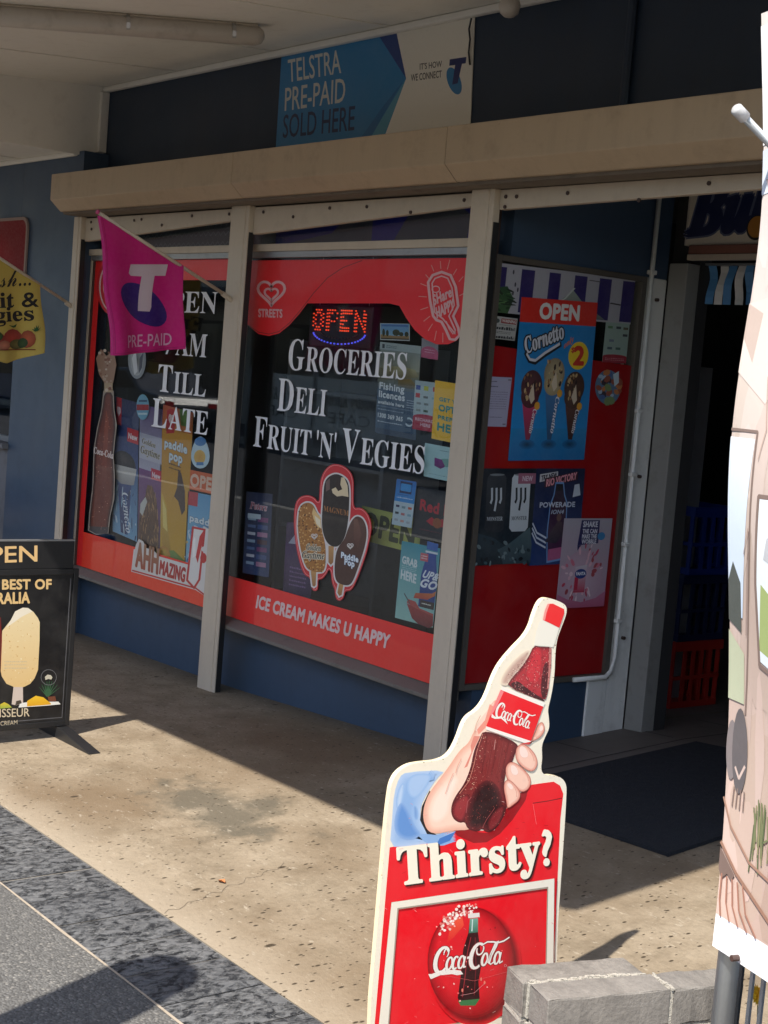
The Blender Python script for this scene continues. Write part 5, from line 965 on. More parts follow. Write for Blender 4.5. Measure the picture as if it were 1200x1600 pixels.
# fingers with nails
def finger(pts, nail, k=0):
    P_ = sm(B4(*pts)); p.poly(grow(P_, .7), (176, 96, 84)); soft(p, P_, (222, 150, 130), (246, 200, 178), 6, .75); p.poly(sm(grow(B4(*nail), .25)), (226, 160, 142)); p.poly(sm(B4(*nail)), (250, 220, 206))
finger([(945, 215), (960, 170), (985, 150), (1000, 180), (998, 210), (975, 245), (930, 268), (925, 262)], [(965, 190), (985, 165), (995, 195), (975, 215)])
finger([(820, 335), (835, 300), (865, 288), (905, 312), (945, 360), (957, 410), (940, 450), (910, 460), (862, 432), (825, 390)], [(840, 310), (870, 298), (900, 345), (895, 375), (850, 372)])
finger([(757, 440), (775, 408), (805, 402), (850, 430), (905, 485), (916, 530), (895, 575), (852, 590), (800, 545), (762, 500)], [(785, 425), (810, 418), (838, 455), (830, 485), (795, 480)])
finger([(745, 560), (755, 520), (780, 512), (830, 560), (850, 600), (838, 640), (800, 670), (768, 692), (764, 650)], [(760, 540), (785, 530), (808, 560), (790, 580)])
for a_, b_, c_ in (((905, 330), (925, 360), (935, 395)), ((868, 450), (890, 480), (900, 520)), ((812, 560), (825, 590), (826, 620)), ((600, 110), (575, 160), (560, 215)), ((430, 470), (400, 540), (380, 600)), ((480, 380), (455, 430), (445, 470))): p.line(B4(a_, b_, c_), .7, (214, 140, 120))
for k in range(5): p.line(B4((640+k*34, 225+k*13), (628+k*32, 330+k*10), (606+k*30, 470+k*5)), .45, (148, 62, 58) if k % 2 else (92, 22, 28))
# thirsty?
for dx, c in ((2.6, (40, 8, 10)), (0, (246, 238, 216))): 
    p.text('Thirsty?', (623+dx, 1382+dx*.8), (862+dx, 1349.5+dx*.8), (619.5+dx, 1325+dx*.8), c, 'serif', .045)
# framed lower picture
def ring(o, i, col):
    for k in range(4): p.poly([o[k], o[(k+1) % 4], i[(k+1) % 4], i[k]], col); p.l -= STEP
    p.l += STEP
O_ = C3((115, 485), (1070, 345), (1060, 1180), (28, 1330)); I_ = C3((157, 527), (1027, 405), (1012, 1118), (98, 1248)); IM = C3((147, 515), (1040, 388), (1026, 1130), (85, 1262))
ring(O_, I_, (238, 230, 212)); ring(C3((150, 519), (1034, 394), (1019, 1126), (91, 1256)), I_, (160, 146, 130)); p.line([C3((1085, 345))[0], C3((1072, 800))[0], C3((1066, 1180))[0]], .9, (110, 10, 20)); p.line(O_, .6, (150, 120, 110), True); p.l += STEP
cx, cy = C3((582, 838))[0]
for k in range(7): t = k/6; p.ell(cx+6, cy+6, 73-k*1.5, 93-k*1.5, tuple(a+(b-a)*t for a, b in zip((222, 18, 32), (120, 4, 16))), n=44)
for k in range(10): t = (k/9)**.6; p.ell(cx-k*.7, cy-k*1.2, 68-k*2.2, 87-k*2.6, tuple(a+(b-a)*t for a, b in zip((140, 6, 18), (224, 28, 40))), n=44)
p.poly(C3((470, 590), (530, 570), (540, 620), (480, 690), (440, 720)), (240, 90, 60), (226, 40, 40))
bt = C3((575, 580), (622, 578), (622, 660), (635, 760), (640, 860), (625, 950), (632, 1050), (605, 1088), (520, 1088), (503, 1045), (520, 920), (535, 760), (565, 665)); p.poly(bt, (60, 12, 18), (44, 8, 14)); p.poly(C3((575, 580), (622, 578), (622, 660), (568, 666)), (120, 170, 150), (60, 110, 90)); p.poly(C3((563, 552), (630, 546), (632, 572), (565, 578)), (230, 224, 214)); p.poly(C3((505, 1062), (632, 1050), (605, 1090), (520, 1090)), (60, 120, 70)); p.line(C3((580, 690), (560, 780), (545, 930), (530, 1040)), 1.4, (150, 40, 50)); p.line(C3((605, 690), (610, 860), (600, 1030)), 1.2, (120, 30, 40)); p.line(C3((590, 585), (586, 655)), 1.6, (210, 226, 220))
fo = []
for k in range(90): t = random.random(); fo.append((395+190*t+random.uniform(-28, 28), 650-130*math.sin(t*1.57)+random.uniform(-30, 34)))
p.blobs(C3(*fo), .9, 2.8, [(246, 226, 214), (240, 200, 186), (250, 240, 230), (226, 120, 110)]); p.blobs(p.inside([(cx+60*math.cos(t), cy+78*math.sin(t)) for t in [k*.4 for k in range(16)]], 34), .4, 1.4, [(240, 110, 110), (250, 190, 180), (150, 8, 20)], 1.3)
script(p, C3((352, 893))[0], C3((800, 838))[0], C3((378, 752))[0], (130, 8, 20)); p.poly(C3((330, 905), (345, 935), (400, 912), (470, 905), (500, 912), (535, 905), (520, 885), (480, 880), (400, 885), (350, 905)), (240, 234, 224)); p.arc(*C3((782, 856))[0], 1.8, 1.8, 0, 360, .6, (230, 150, 150), 10)
# scratches and chips of age
for k in range(46):
    x, y = random.uniform(590, 866), random.uniform(1240, 1600); a = random.uniform(-.6, .9); L = random.uniform(1.5, 7); p.line([(x, y), (x+L*math.cos(a), y+L*math.sin(a))], random.uniform(.25, .5), random.choice([(240, 140, 140), (244, 200, 190), (150, 10, 22)])); p.l -= STEP*.9
p.l += STEP
for q_ in C3((640, 935), (660, 955), (530, 1000)): p.ell(*q_, 1.5, 3, (236, 130, 110), n=8)
p.line(C3((520, 1030), (600, 1015), (660, 960)), .5, (230, 160, 160)); p.line(C3((400, 910), (600, 945), (800, 890)), .4, (226, 110, 110))
p.build('artwork', 'print_board', ck)
# chipped rim
p = PX(KX+.0022); rim = grow(outl, -.8)
p.blobs([(x+random.uniform(-1, 1), y+random.uniform(-1, 1)) for i, (x, y) in enumerate(rim) for _ in range(2) if random.random() < .10], .3, .9, [(150, 120, 90), (90, 70, 50), (200, 180, 150)]); p.build('rim_chips', 'print_board', ck)['kind'] = 'stuff'
MB().box(KX-.20, KX-.0125, 2.10, 2.13, gz(KX, 2.12)-.01, gz(KX, 2.1)+.02).box(KX-.20, KX-.0125, 2.44, 2.47, gz(KX, 2.46)-.01, gz(KX, 2.46)+.02).box(KX-.05, KX-.0125, 2.10, 2.13, gz(KX, 2.12)+.0205, .6).box(KX-.05, KX-.0125, 2.44, 2.47, gz(KX, 2.46)+.0205, .6).build('stand', GALV, ck)
# ================================================================ LOW BRICK WALL
ang = math.radians(-16.5); bd_ = Vector((-math.sin(ang), math.cos(ang), 0)); bn = Vector((-math.cos(ang), -math.sin(ang), 0))
ORG = Vector((-2.059, 2.148, 0)); BL_, BW_, BH_, J = .290, .0855, .078, .008
bw = thing('brick_wall', 'low grey brick garden wall with a thicker end pier', 'wall', tuple(ORG))
def brick_me(sd):
    """a chipped, slightly uneven brick"""
    random.seed(sd); bm = bmesh.new(); bmesh.ops.create_cube(bm, size=1)
    for v in bm.verts: v.co = Vector((v.co.x*BW_, v.co.y*BL_, v.co.z*BH_))
    bmesh.ops.subdivide_edges(bm, edges=[e for e in bm.edges if abs((e.verts[0].co-e.verts[1].co).y) > .1], cuts=7, use_grid_fill=True)
    bmesh.ops.bevel(bm, geom=[e for e in bm.edges if e.calc_face_angle(0) > .5], offset=.0042, segments=2, profile=.6, affect='EDGES')
    for v in bm.verts:
        k = sum((abs(abs(v.co.x)-BW_/2) < .006, abs(abs(v.co.z)-BH_/2) < .006, abs(abs(v.co.y)-BL_/2) < .006))
        a = .0006 if k < 2 else .0016
        v.co += Vector((random.uniform(-a, a), random.uniform(-a, a), random.uniform(-a, a)))
        if k >= 2 and random.random() < .12: v.co *= random.uniform(.955, .985)
    me = bpy.data.meshes.new('brick'); bm.to_mesh(me); bm.free(); me.materials.append(MATS['brick']); return me
bms = [brick_me(i) for i in range(5)]
random.seed(5)
mo = MB()
def mslab(c, hx, hy, hz):
    vs = []
    for sz in (-1, 1):
        for sy in (-1, 1):
            for sx in (-1, 1): vs.append(c-bn*(sx*hx)+bd_*(sy*hy)+Vector((0, 0, sz*hz)))
    mo.add(vs, [(0, 2, 3, 1), (4, 5, 7, 6), (0, 1, 5, 4), (2, 6, 7, 3), (0, 4, 6, 2), (1, 3, 7, 5)])
k = 0
for row in range(5):
    zt = .36-row*(BH_+J); zc = zt-BH_/2
    for skin in range(2):
        for i in range(2):
            if skin == 1 and i > 0: continue
            sh = 0 if row % 2 == 0 else -.152
            if row % 2 and skin == 0 and i == 0: sh = -.0
            y = i*(BL_+J)+BL_/2+(sh if i else 0)
            ln = 1.0
            if i == 1: ln = .60 if row % 2 == 0 else 1.0; y = (BL_+J)+BL_*.30 if row % 2 == 0 else .142+J+BL_*.5
            if row % 2 and i == 0: y, ln = BL_/2*.48+.002, .48
            if skin == 1: y, ln = BL_/2-.01, 1.0
            c = ORG+bd_*y+bn*(BW_/2+skin*(BW_+J))+Vector((0, 0, zc))
            o = bpy.data.objects.new('brick', bms[k % 5]); COL.objects.link(o); k += 1; adopt(o, bw)
            o.location = c; o.scale = (1, ln, 1); o.rotation_euler = (0, random.uniform(-.004, .004), ang+random.uniform(-.006, .006))
    if row < 4:
        zj = zt-BH_-J/2; mslab(ORG+bd_*.235+bn*(BW_/2)+Vector((0, 0, zj)), BW_/2-.004, .232, J/2+.001); mslab(ORG+bd_*(BL_/2-.012)+bn*(BW_*1.5+J)+Vector((0, 0, zj)), BW_/2-.004, BL_/2-.004, J/2+.001)
    # upright joints
    for i in range(1, 2):
        y = i*(BL_+J)-J/2+(-.152 if row % 2 else 0); mslab(ORG+bd_*y+bn*(BW_/2)+Vector((0, 0, zc)), BW_/2-.003, J/2+.001, BH_/2-.0015)
    mslab(ORG+bd_*(BL_/2-.008)+bn*(BW_+J/2)+Vector((0, 0, zc)), J/2+.001, BL_/2-.007, BH_/2-.0015)
# squeezed-out mortar crumbs along the top joint
for t in range(40):
    u = t/40; c = ORG+bd_*(.01+u*.27)+bn*(BW_+J/2+random.uniform(-.004, .004))+Vector((0, 0, .36+random.uniform(-.003, .0015))); mslab(c, random.uniform(.002, .005), random.uniform(.003, .007), random.uniform(.0008, .0022))
for t in range(16):
    u = t/16; c = ORG+bd_*(BL_+J/2+random.uniform(-.002, .002))+bn*(.004+u*.08)+Vector((0, 0, .36+random.uniform(-.003, .001))); mslab(c, random.uniform(.003, .006), random.uniform(.002, .005), random.uniform(.001, .0025))
mm = mo.build('mortar', MORTAR, bw)
# ================================================================ BANNER ON ITS POLE, FENCE BELOW
PO = Vector((-1.872, 2.411, 0)); bx = Vector((.948, -.317, 0)); nf = Vector((-.317, -.948, 0))
gp = 0.02
bt_ = thing('banner_pole', 'grey steel pole beside the brick wall carrying a printed banner', 'pole', tuple(PO+nf*-.035+bx*.03))
pc = PO-nf*.035+bx*.012
MB().tube([pc+Vector((0, 0, .0)), pc+Vector((0, 0, 2.42))], .023, 16).build('tube', GALV, bt_, smooth=True)
MB().tube([pc+Vector((0, 0, .0)), pc+Vector((0, 0, .03))], .045, 16).build('foot', GALV, bt_)
tp = pc+Vector((0, 0, 2.205))
d0 = sight(1158, 178)*2.93; e0 = Vector((0, 0, CAM_H))+d0; e1 = Vector((0, 0, CAM_H))+sight(1204, 226)*2.98
arm = MB().tube([e0, e1, tp-Vector((0, 0, .1))],   .0085, 10).build('cross_arm', GALV, bt_, smooth=True)
dd = (e0-e1).normalized(); MB().tube([e0-dd*.012, e0+dd*.016, e0+dd*.02], [.0125, .0125, .008], 12)  .build('end_cap', paint('grey_plastic', (.42, .42, .42), .4), arm, smooth=True)
MB().tube([tp+Vector((0, 0, -.03)), tp+Vector((0, 0, .05))], .028, 12).build('collar', PLAST, bt_)
bnn = thing('banner', 'pale printed banner with painted windows and potted plants on the steel pole', 'banner', tuple(PO+Vector((0, 0, .5))))
def cloth(u, v_, l):
    lean = -.16*max(0, (v_-.5)/1.75); c = .016*math.sin(v_*5.3+u*4)+.003*math.sin(v_*9+u*7); return tuple(PO+bx*(u+lean+.008*math.sin(v_*4))+nf*(l+c)+Vector((0, 0, v_)))
p = Print(cloth)
N, Mv = 40, 60
vs = []; fs = []; cs = []
random.seed(9)
def bcol(u, v_):
    if v_ < .565: return lin((226, 226, 230))
    k = (v_-.56)/1.8; a, b, c = (178, 154, 142), (196, 180, 170), (212, 206, 202)
    if k < .5: q_ = [x+(y-x)*k*2 for x, y in zip(a, b)]
    else: q_ = [x+(y-x)*(k-.5)*2 for x, y in zip(b, c)]
    q_ = [x+10*math.sin(u*9+v_*3)+6*math.sin(u*21-v_*8) for x in q_]; return lin([max(0, min(255, x)) for x in q_])
VS = [.50+(.064)*i/2 for i in range(3)]+[.566+1.82*i/Mv for i in range(Mv+1)]
for v_ in VS:
    for i in range(N+1): u = 2.4*i/N; vs.append((u, v_)); cs.append(bcol(u, v_))  # extra width out of view, added to cut bounce light into the entrance
for j in range(len(VS)-1):
    for i in range(N): fs.append((j*(N+1)+i, j*(N+1)+i+1, (j+1)*(N+1)+i+1, (j+1)*(N+1)+i))
p._add(vs, fs, cs)
DKB = (118, 100, 92)
# art: windows, screens, vase, plants and loose ink lines (u: along the cloth, v: height)
def strip_(pts, col, col2=None): p.l += .0004; p.poly(pts, col, col2)
def fine(pts):     # follow the curve of the cloth: split long edges
    o = []
    for a, b in zip(pts, pts[1:]+pts[:1]):
        n = max(1, int(math.dist(a, b)/.06)); o += [(a[0]+(b[0]-a[0])*i/n, a[1]+(b[1]-a[1])*i/n) for i in range(n)]
    return o
def shape(pts, col, col2=None): p.l += .00012; p.poly(fine(pts), col, col2)
def ink(pts, wd, col):
    p.l += .00002-STEP; p.line([(a[0]+(b[0]-a[0])*t/6, a[1]+(b[1]-a[1])*t/6) for a, b in zip(pts, pts[1:]) for t in range(7)], wd, col)
random.seed(41)
for k in range(150):      # watercolour washes
    u, v_ = random.uniform(.02, .6), random.uniform(.60, 2.3); base_ = [x**(1/2.2)*255 for x in bcol(u, v_)]; d_ = random.uniform(-9, 9); r_, r2_ = random.uniform(.01, .05), random.uniform(.04, .18)
    p.l -= STEP-.000008; p.poly([(max(.004, u+r_*math.cos(t*.5236)*random.uniform(.7, 1.2)), min(2.36, max(.57, v_+r2_*math.sin(t*.5236)*random.uniform(.7, 1.2)))) for t in range(12)], [max(0, min(255, x+d_*q_)) for x, q_ in zip(base_, (1, .9, 1.2))])
shape([(.0, 2.12), (.5, 2.2), (.5, 2.36), (.0, 2.36)], (238, 238, 240)); shape([(.0, 2.02), (.5, 2.1), (.5, 2.19), (0, 2.11)], (206, 214, 226))
shape([(.0, 1.66), (.10, 1.60), (.2, 1.72), (.5, 1.8), (.5, 1.9), (.0, 1.8)], (204, 190, 182)); shape([(.0, 1.73), (.04, 1.68), (.05, 1.78), (.0, 1.8)], (178, 160, 150))
shape([(.0, 1.18), (.055, 1.17), (.085, 1.53), (.0, 1.53)], (206, 216, 224), (190, 206, 226)); shape([(.0, 1.16), (.05, 1.14), (.05, 1.24), (.02, 1.28), (.0, 1.24)], (70, 76, 72)); ink([(.0, 1.545), (.09, 1.545), (.085, 1.3), (.07, 1.05), (.065, .98)], .006, DKB); shape([(.0, 1.0), (.06, 1.0), (.06, 1.1), (0, 1.14)], (170, 176, 150))
shape([(.115, 1.10), (.5, 1.0), (.5, 1.42), (.11, 1.42)], (216, 222, 226), (206, 216, 222)); shape([(.12, 1.12), (.2, 1.1), (.19, 1.22), (.13, 1.25)], (150, 166, 104)); shape([(.18, 1.12), (.24, 1.1), (.24, 1.2), (.19, 1.24)], (130, 150, 180)); ink([(.5, 1.0), (.12, 1.09), (.11, 1.25), (.115, 1.42), (.5, 1.43)], .009, DKB); shape([(.15, 1.34), (.25, 1.42), (.25, 1.27), (.14, 1.3)], (178, 180, 184))
vase = [(.05+.028*math.cos(t*.3142), .905+.085*math.sin(t*.3142)) for t in range(20)]; shape([(.02+.02*math.cos(t*.3142), .90+.06*math.sin(t*.3142)) for t in range(20)], (120, 112, 112)); shape(vase, (86, 82, 84)); ink([(.035, .87), (.05, .85), (.07, .88)], .006, (190, 170, 160))
for k in range(4): ink([(.035+k*.012, .83), (.03+k*.013, .79)], .004, DKB)
for k in range(26): a = random.uniform(.10, .22); ink([(a, random.uniform(.76, .83)), (a+random.uniform(-.012, .012), random.uniform(.68, .76))], .004, random.choice([(104, 110, 74), (80, 92, 60), (130, 126, 90)]))
ink([(0, .80), (.03, .75), (.1, .70), (.3, .66)], .006, (150, 116, 98)); shape([(.0, .70), (.055, .66), (.045, .645), (.03, .655), (.012, .64), (.0, .655)], (110, 92, 84)); ink([(.0, .71), (.06, .665), (.2, .60), (.4, .57)], .008, (140, 106, 88))
for k in range(5): ink([(.012+k*.018, .65), (.012+k*.022, .60), (.02+k*.03, .567)], .005, (150, 106, 88))
for k in range(24):
    u = random.uniform(.02, .5); v_ = random.uniform(.6, 2.2); ink([(u, v_), (u+random.uniform(-.02, .03), v_+random.uniform(-.12, .12)), (u+random.uniform(-.02, .05), v_+random.uniform(-.2, .2))], random.uniform(.0012, .003), random.choice([(170, 140, 124), (150, 124, 112), (190, 164, 150)]))
p.build('cloth', 'print_cloth', bnn, .03)
cl = MB()
for i in range(1): q0 = PO+bx*.10+nf*.02+Vector((0, 0, .512)); cl.tube([q0, q0-nf*.016], .0065, 10)
cl.build('eyelet', BROWN, bnn)
# galvanised pool-type fence under and behind the banner
fn = thing('fence', 'dark grey vertical bar fence under the banner', 'fence', tuple(PO-nf*.14+bx*.5))
f0 = PO-nf*.14-bx*.09
dk = paint('dark_fence_paint', (.05, .058, .065), .45, .15, .2)
for i in range(26):
    q0 = f0+bx*(i*.04); MB().box(-.004, .004, -.004, .004, .04, .47).build('bar', GALV if i % 3 else dk, fn).location = q0-Vector(fn['base']); 
for o in fn.children: o.matrix_parent_inverse = Matrix.Identity(4)
for z in (.06, .46): MB().tube([f0-bx*.03+Vector((0, 0, z)), f0+bx*.95+Vector((0, 0, z))], .014, 6).build('rail', dk, fn)
pl = thing('planter_box', 'dark grey metal planter standing behind the bar fence', 'planter', tuple(f0-nf*.18+bx*.45))
c0 = f0-nf*.16+bx*.04
def obox(o, hx0, hx1, hy0, hy1, z0, z1):
    return MB().add([o+bx*x-nf*y+Vector((0, 0, z)) for z in (z0, z1) for y in (hy0, hy1) for x in (hx0, hx1)], [(0, 2, 3, 1), (4, 5, 7, 6), (0, 1, 5, 4), (2, 6, 7, 3), (0, 4, 6, 2), (1, 3, 7, 5)])
obox(c0, -.04, .95, 0, .28, .0, .50).build('box', dk, pl, bev=.004); obox(c0, -.035, .945, .005, .275, .5005, .505).build('soil', paint('soil', (.05, .035, .025), .95), pl)
fc = f0-nf*.055-bx*.008+Vector((0, 0, .338)); fw = thing('dandelion', 'small yellow dandelion flower behind the fence bars', 'flower', (fc.x, fc.y, gz(fc.x, fc.y)))
MB().tube([(fc.x, fc.y, gz(fc.x, fc.y)-.005), fc+Vector((.008, .004, -.12)), fc], .003, 6).build('stem', paint('stem_green', (.10, .18, .04), .6), fw)
pet = MB()
for r_, n_, tz in ((.024, 16, .0), (.017, 12, .004), (.010, 8, .007)):
    for i in range(n_):
        a = 2*math.pi*i/n_+r_*50; u_ = (bx*math.cos(a)+Vector((0, 0, 1))*math.sin(a)); s_ = (bx*-math.sin(a)+Vector((0, 0, 1))*math.cos(a))
        pet.add([fc+nf*tz, fc+u_*r_*.7+s_*.0035+nf*(tz+.004), fc+u_*r_+nf*(tz+.006), fc+u_*r_*.7-s_*.0035+nf*(tz+.004)], [(0, 1, 2, 3)])
pet.build('petals', paint('petal_yellow', (.85, .55, .02), .6, .1, 0), fw)
# ================================================================ DOOR MAT, CRATES, LEAF, CHAIR, SHADOW CASTER
mt = MB(); n1, n2 = 12, 20; X0, X1, Y0_, Y1_ = -3.95, -3.05, 3.66, 4.84
for dz in (.014, .001):
    mt.add([(X0+(X1-X0)*i/n1, Y0_+(Y1_-Y0_)*j/n2, gz(X0+(X1-X0)*i/n1, Y0_+(Y1_-Y0_)*j/n2)+dz) for j in range(n2+1) for i in range(n1+1)], [(j*(n1+1)+i, j*(n1+1)+i+1, (j+1)*(n1+1)+i+1, (j+1)*(n1+1)+i) for j in range(n2) for i in range(n1)])
T_ = (n1+1)*(n2+1); rim_ = [i for i in range(n1+1)]+[j*(n1+1)+n1 for j in range(1, n2+1)]+[n2*(n1+1)+i for i in range(n1-1, -1, -1)]+[j*(n1+1) for j in range(n2-1, 0, -1)]
mt.f += [(rim_[i], rim_[(i+1) % len(rim_)], T_+rim_[(i+1) % len(rim_)], T_+rim_[i]) for i in range(len(rim_))]
md = mt.build('door_mat', MATB); tag(md, 'dark charcoal door mat lying in front of the shop entrance', 'mat')
for o_ in (0,): pass
def crate(col, loc, label, rot=0):
    m = paint('crate_'+col[0], col[1], .45, .08, .2)
    t = thing('milk_crate', label, 'crate', loc, 'milk crates stacked inside the door'); w2_, h = .165, .318; tw = .008
    def bx4(name, z0, z1, e=0): MB().box(-w2_-e, w2_+e, -w2_-e, -w2_+tw, z0, z1).box(-w2_-e, w2_+e, w2_-tw, w2_+e, z0, z1).box(-w2_-e, -w2_+tw, -w2_+tw+.0005, w2_-tw-.0005, z0, z1).box(w2_-tw, w2_+e, -w2_+tw+.0005, w2_-tw-.0005, z0, z1).build(name, m, t)
    bx4('top_rim', h-.045, h, .006); bx4('middle_band', .135, .152); bx4('bottom_rim', 0, .03)
    MB().box(-w2_+tw, w2_-tw, -w2_+tw, w2_-tw, .004, .012).build('base', m, t)
    sl_ = MB()
    for k in range(6):
        u = -w2_+.004+k*(2*w2_-.03)/5
        for z0, z1 in ((.0305, .1345), (.1525, h-.0455)):
            sl_.box(u, u+.022, -w2_, -w2_+tw, z0, z1).box(u, u+.022, w2_-tw, w2_, z0, z1)
            if 0 < k < 5: sl_.box(-w2_, -w2_+tw, u, u+.022, z0, z1).box(w2_-tw, w2_, u, u+.022, z0, z1)
    sl_.build('slats', m, t)
    for o in t.children: o.matrix_parent_inverse = Matrix.Identity(4)
    t.rotation_euler = (0, 0, rot); return t
crate(('red', (.40, .022, .014)), (-4.735, 5.55, FLOOR), 'red plastic milk crate at the bottom of the stack')
crate(('navy', (.012, .02, .07)), (-4.735, 5.55, FLOOR+.3195), 'navy plastic milk crate in the middle of the stack', .02)
crate(('blue', (.008, .028, .20)), (-4.70, 5.56, FLOOR+.639), 'bright blue plastic milk crate on top of the stack', -.03)
# dry leaf on the footpath
lx, ly = -3.73, 2.42; lz = gz(lx, ly)
lf = MB(); lf.add([(lx-.016, ly, lz+.004), (lx-.004, ly-.011, lz+.010), (lx+.012, ly-.006, lz+.013), (lx+.019, ly+.003, lz+.006), (lx+.004, ly+.011, lz+.012), (lx-.009, ly+.009, lz+.007), (lx, ly, lz+.003)], [(6, 0, 1), (6, 1, 2), (6, 2, 3), (6, 3, 4), (6, 4, 5), (6, 5, 0)])
tag(lf.build('dry_leaf', paint('dry_leaf', (.42, .15, .05), .7, .2, .2)), 'small curled orange brown leaf on the sunlit footpath', 'leaf')
# a tubular chair by the blue wall
ch = thing('chair', 'chrome tube chair with a blue back beside the blue wall', 'chair', (-8.62, 3.50, 0))
cz = gz(-8.62, 3.5); CH = paint('chrome', (.7, .7, .72), .12, .02, .05, metal=1.0)
def ct(pts): return [(-8.62+a, 3.5+b, cz+c) for a, b, c in pts]
for s_ in (-.2, .2):
    MB().tube(ct([(.19, s_, 0), (.2, s_, .44), (-.18, s_, .44)]), .0105, 8).build('leg', CH, ch, smooth=True)
    MB().tube(ct([(-.22, s_, 0), (-.2, s_, .44), (-.24, s_, .78), (-.25, s_*.8, .84), (-.25, 0, .86)]), .0105, 8).build('leg', CH, ch, smooth=True)
bl_ = paint('blue_vinyl', (.02, .14, .42), .35, .05, .1)
MB().box(-8.62-.19, -8.62+.21, 3.5-.19, 3.5+.19, cz+.452, cz+.487).build('seat', bl_, ch, bev=.012); MB().box(-8.62-.25, -8.62-.225, 3.5-.18, 3.5+.18, cz+.58, cz+.80).build('backrest', bl_, ch, bev=.01)
# invented ticket machine, out of view; added to cast the shadow across the slate
hx, hy = -3.28+.28*1.89, 1.985-.7*1.89
bo = thing('shadow_caster', 'round topped grey ticket machine shape, added unseen to cast a shadow', 'shadow caster', (hx, hy, 0))
prf = [(hx+.11*math.cos(math.radians(a)), 1.78+.11*math.sin(math.radians(a))) for a in range(0, 181, 20)]
MB().prism([(hx+.11, hy-.07, .9)]+[(x, hy-.07, z) for x, z in prf]+[(hx-.11, hy-.07, .9)], (0, .14, 0)).build('cabinet', dk, bo, bev=.006); MB().box(hx-.09, hx+.09, hy-.06, hy+.06, 0, .899).build('pedestal', GALV, bo, bev=.004); MB().box(hx-.07, hx+.07, hy-.078, hy-.0705, 1.5, 1.7).build('screen', BLACKM, bo); MB().box(hx-.05, hx+.05, hy-.078, hy-.0705, 1.2, 1.35).build('slot', PLAST, bo)
# ================================================================ INSIDE THE SHOP
random.seed(21)
def shelf(x, y, label, n=4):
    t = thing('shop_shelf', label, 'shelf', (x, y, FLOOR)); 
    MB().box(x-.5, x-.47, y, y+.4, FLOOR, 1.75).build('side_panel', paint('shelf_grey', (.25, .25, .26), .5), t); MB().box(x+.47, x+.5, y, y+.4, FLOOR, 1.75).build('side_panel', MATS['shelf_grey'], t)
    MB().box(x-.469, x+.469, y+.38, y+.4, FLOOR, 1.75).build('back_panel', MATS['shelf_grey'], t)
    for k in range(n):
        z = FLOOR+.1+k*.4; MB().box(x-.469, x+.469, y, y+.379, z, z+.02).build('shelf', MATS['shelf_grey'], t)
    return t
def packs(x, y, label):
    for k in range(4):
        z = FLOOR+.1205+k*.4; u = x-.45; i = 0
        while u < x+.38:
            w_ = random.uniform(.06, .12); h = random.uniform(.16, .3); c = random.choice([('red', (.4, .04, .03)), ('yellow', (.6, .4, .04)), ('blue', (.04, .1, .4)), ('white', (.6, .6, .58)), ('green', (.06, .25, .06))])
            tag(MB().box(u, u+w_, y+.05, y+.2, z, z+h).build('grocery_box', paint('carton_'+c[0], c[1], .5, .1, .1), bev=.004), label, 'box', 'boxes on '+label[-12:]); u += w_+.012
shelf(-5.2, 5.2, 'grey grocery shelf unit behind the middle window') ; shelf(-6.9, 5.0, 'grey grocery shelf unit behind the left window')
# ================================================================ ACROSS THE STREET (seen in the glass)
cf = thing('cafe_building', 'cream shopfront across the street with dark awning', 'building', (-27, -13.2, 0))
MB().box(-46, 4, -14.0, -13.2, -.2, 4.6).build('wall', paint('cafe_cream', (.55, .50, .42), .7, .08, .2), cf); MB().box(-46.3, 4.3, -14.2, -11.0, 3.1, 3.3).build('awning', DNAVY, cf); MB().box(-46, 4, -14.0, -13.3, 4.61, 5.3).build('parapet', paint('cafe_trim', (.30, .12, .08), .7), cf)
for i in range(12):
    x = -45+i*4.1; f = MB().box(x, x+3.2, -13.19, -13.12, .5, 2.6).build('window', BROWN, cf); MB().box(x+.08, x+3.12, -13.11, -13.10, .58, 2.52).build('pane', paint('dark_glass', (.02, .025, .03), .1, .1, 0), f)
    for xx in (x+.0,): MB().tube([(x-.4, -11.2, 0), (x-.4, -11.2, 3.1)], .05, 10).build('post', CREAM, cf)
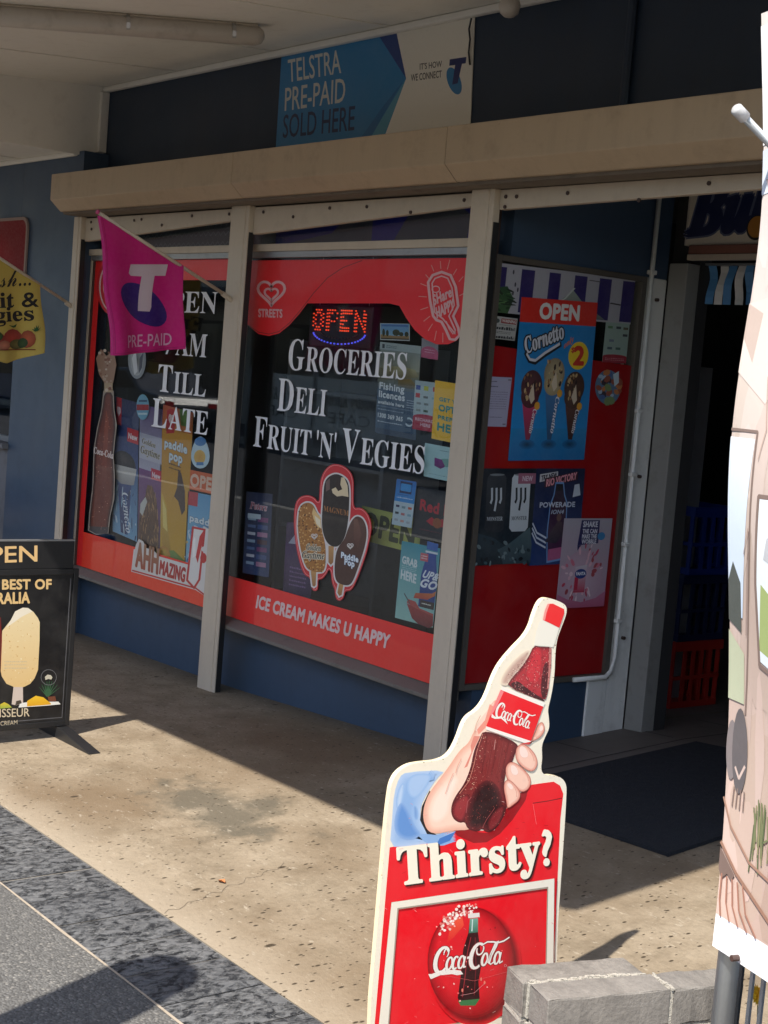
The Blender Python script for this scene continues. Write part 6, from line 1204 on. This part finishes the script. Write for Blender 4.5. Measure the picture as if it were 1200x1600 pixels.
for i in range(3):
    x = -27.6+i*2.5; t = thing('cafe_barrier', ['pale cafe name barrier across the street next to the charcoal hatchback', 'pale cafe name barrier in the middle of its row of three', 'pale cafe name barrier across the street next to the silver hatchback'][i], 'barrier', (x+1.2, -9.9, 0), 'cafe barriers across the street')
    for xx in (x, x+2.4): MB().tube([(xx, -9.9, -.02), (xx, -9.9, 1.5)], .025, 10).build('post', GALV, t)
    p = Print(lambda u, v_, l: (u, -9.9+l, v_)); p.slab([(x+.04, .3), (x+2.36, .3), (x+2.36, 1.4), (x+.04, 1.4)], .004, (240, 238, 226)); p.text('Country Kitchen', (x+2.2, .85), (x+.2, .85), (x+2.2, 1.1), (40, 40, 40), 'bi'); p.text('CAFE', (x+1.9, .5), (x+.5, .5), (x+1.9, .72), (40, 40, 40), 's'); p.build('panel', 'print_cloth', t)
# parked car across the road
def car(x, y, colr, label):
    t = thing('parked_car', label, 'car', (x, y, -.16), 'cars parked across the street'); z = -.16; m = paint('car_'+colr[0], colr[1], .25, .02, .05, spec=.6)
    side = [(-2.1, .35), (-2.15, .6), (-2.05, .78), (-1.5, .86), (-1.1, .93), (-.55, 1.38), (.75, 1.42), (1.35, 1.0), (2.05, .92), (2.2, .7), (2.15, .35)]
    MB().prism([(x+a, y-.82, z+b) for a, b in side], (0, 1.64, 0)).build('body', m, t, bev=.05)
    gl_ = paint('car_glass', (.015, .018, .02), .08, .05, 0)
    for yy in (y-.826, y+.822): MB().prism([(x+a, yy, z+b) for a, b in ((-.95, .95), (-.5, 1.31), (.05, 1.34), (.05, .96))], (0, .004, 0)).build('side_window', gl_, t); MB().prism([(x+a, yy, z+b) for a, b in ((.12, .96), (.12, 1.34), (.68, 1.34), (1.15, 1.0))], (0, .004, 0)).build('side_window', gl_, t)
    for a in (-1.35, 1.35):
        for yy in (y-.84, y+.66):
            wh = MB().tube([(x+a, yy, z+.32), (x+a, yy+.18, z+.32)], .32, 20).build('wheel', BLACKM, t); MB().tube([(x+a, yy-.004, z+.32), (x+a, yy+.184, z+.32)], .2, 14).build('rim', ALU, wh)
    for yy in (y-.6, y+.45): MB().box(x-2.17, x-2.10, yy, yy+.25, z+.6, z+.72).build('headlight', PLAST, t); MB().box(x+2.12, x+2.19, yy, yy+.2, z+.65, z+.8).build('tail_light', paint('lamp_red', (.4, .02, .02), .3), t)
car(-29.6, -8.4, ('charcoal', (.06, .062, .068)), 'charcoal hatchback parked across the street'); car(-16.2, -8.4, ('silver', (.35, .36, .38)), 'silver hatchback parked outside the cafe'); car(-35.5, -8.4, ('blue', (.03, .06, .14)), 'dark blue hatchback parked past the cafe')
for _s in (TS,): bpy.data.scenes.remove(_s)
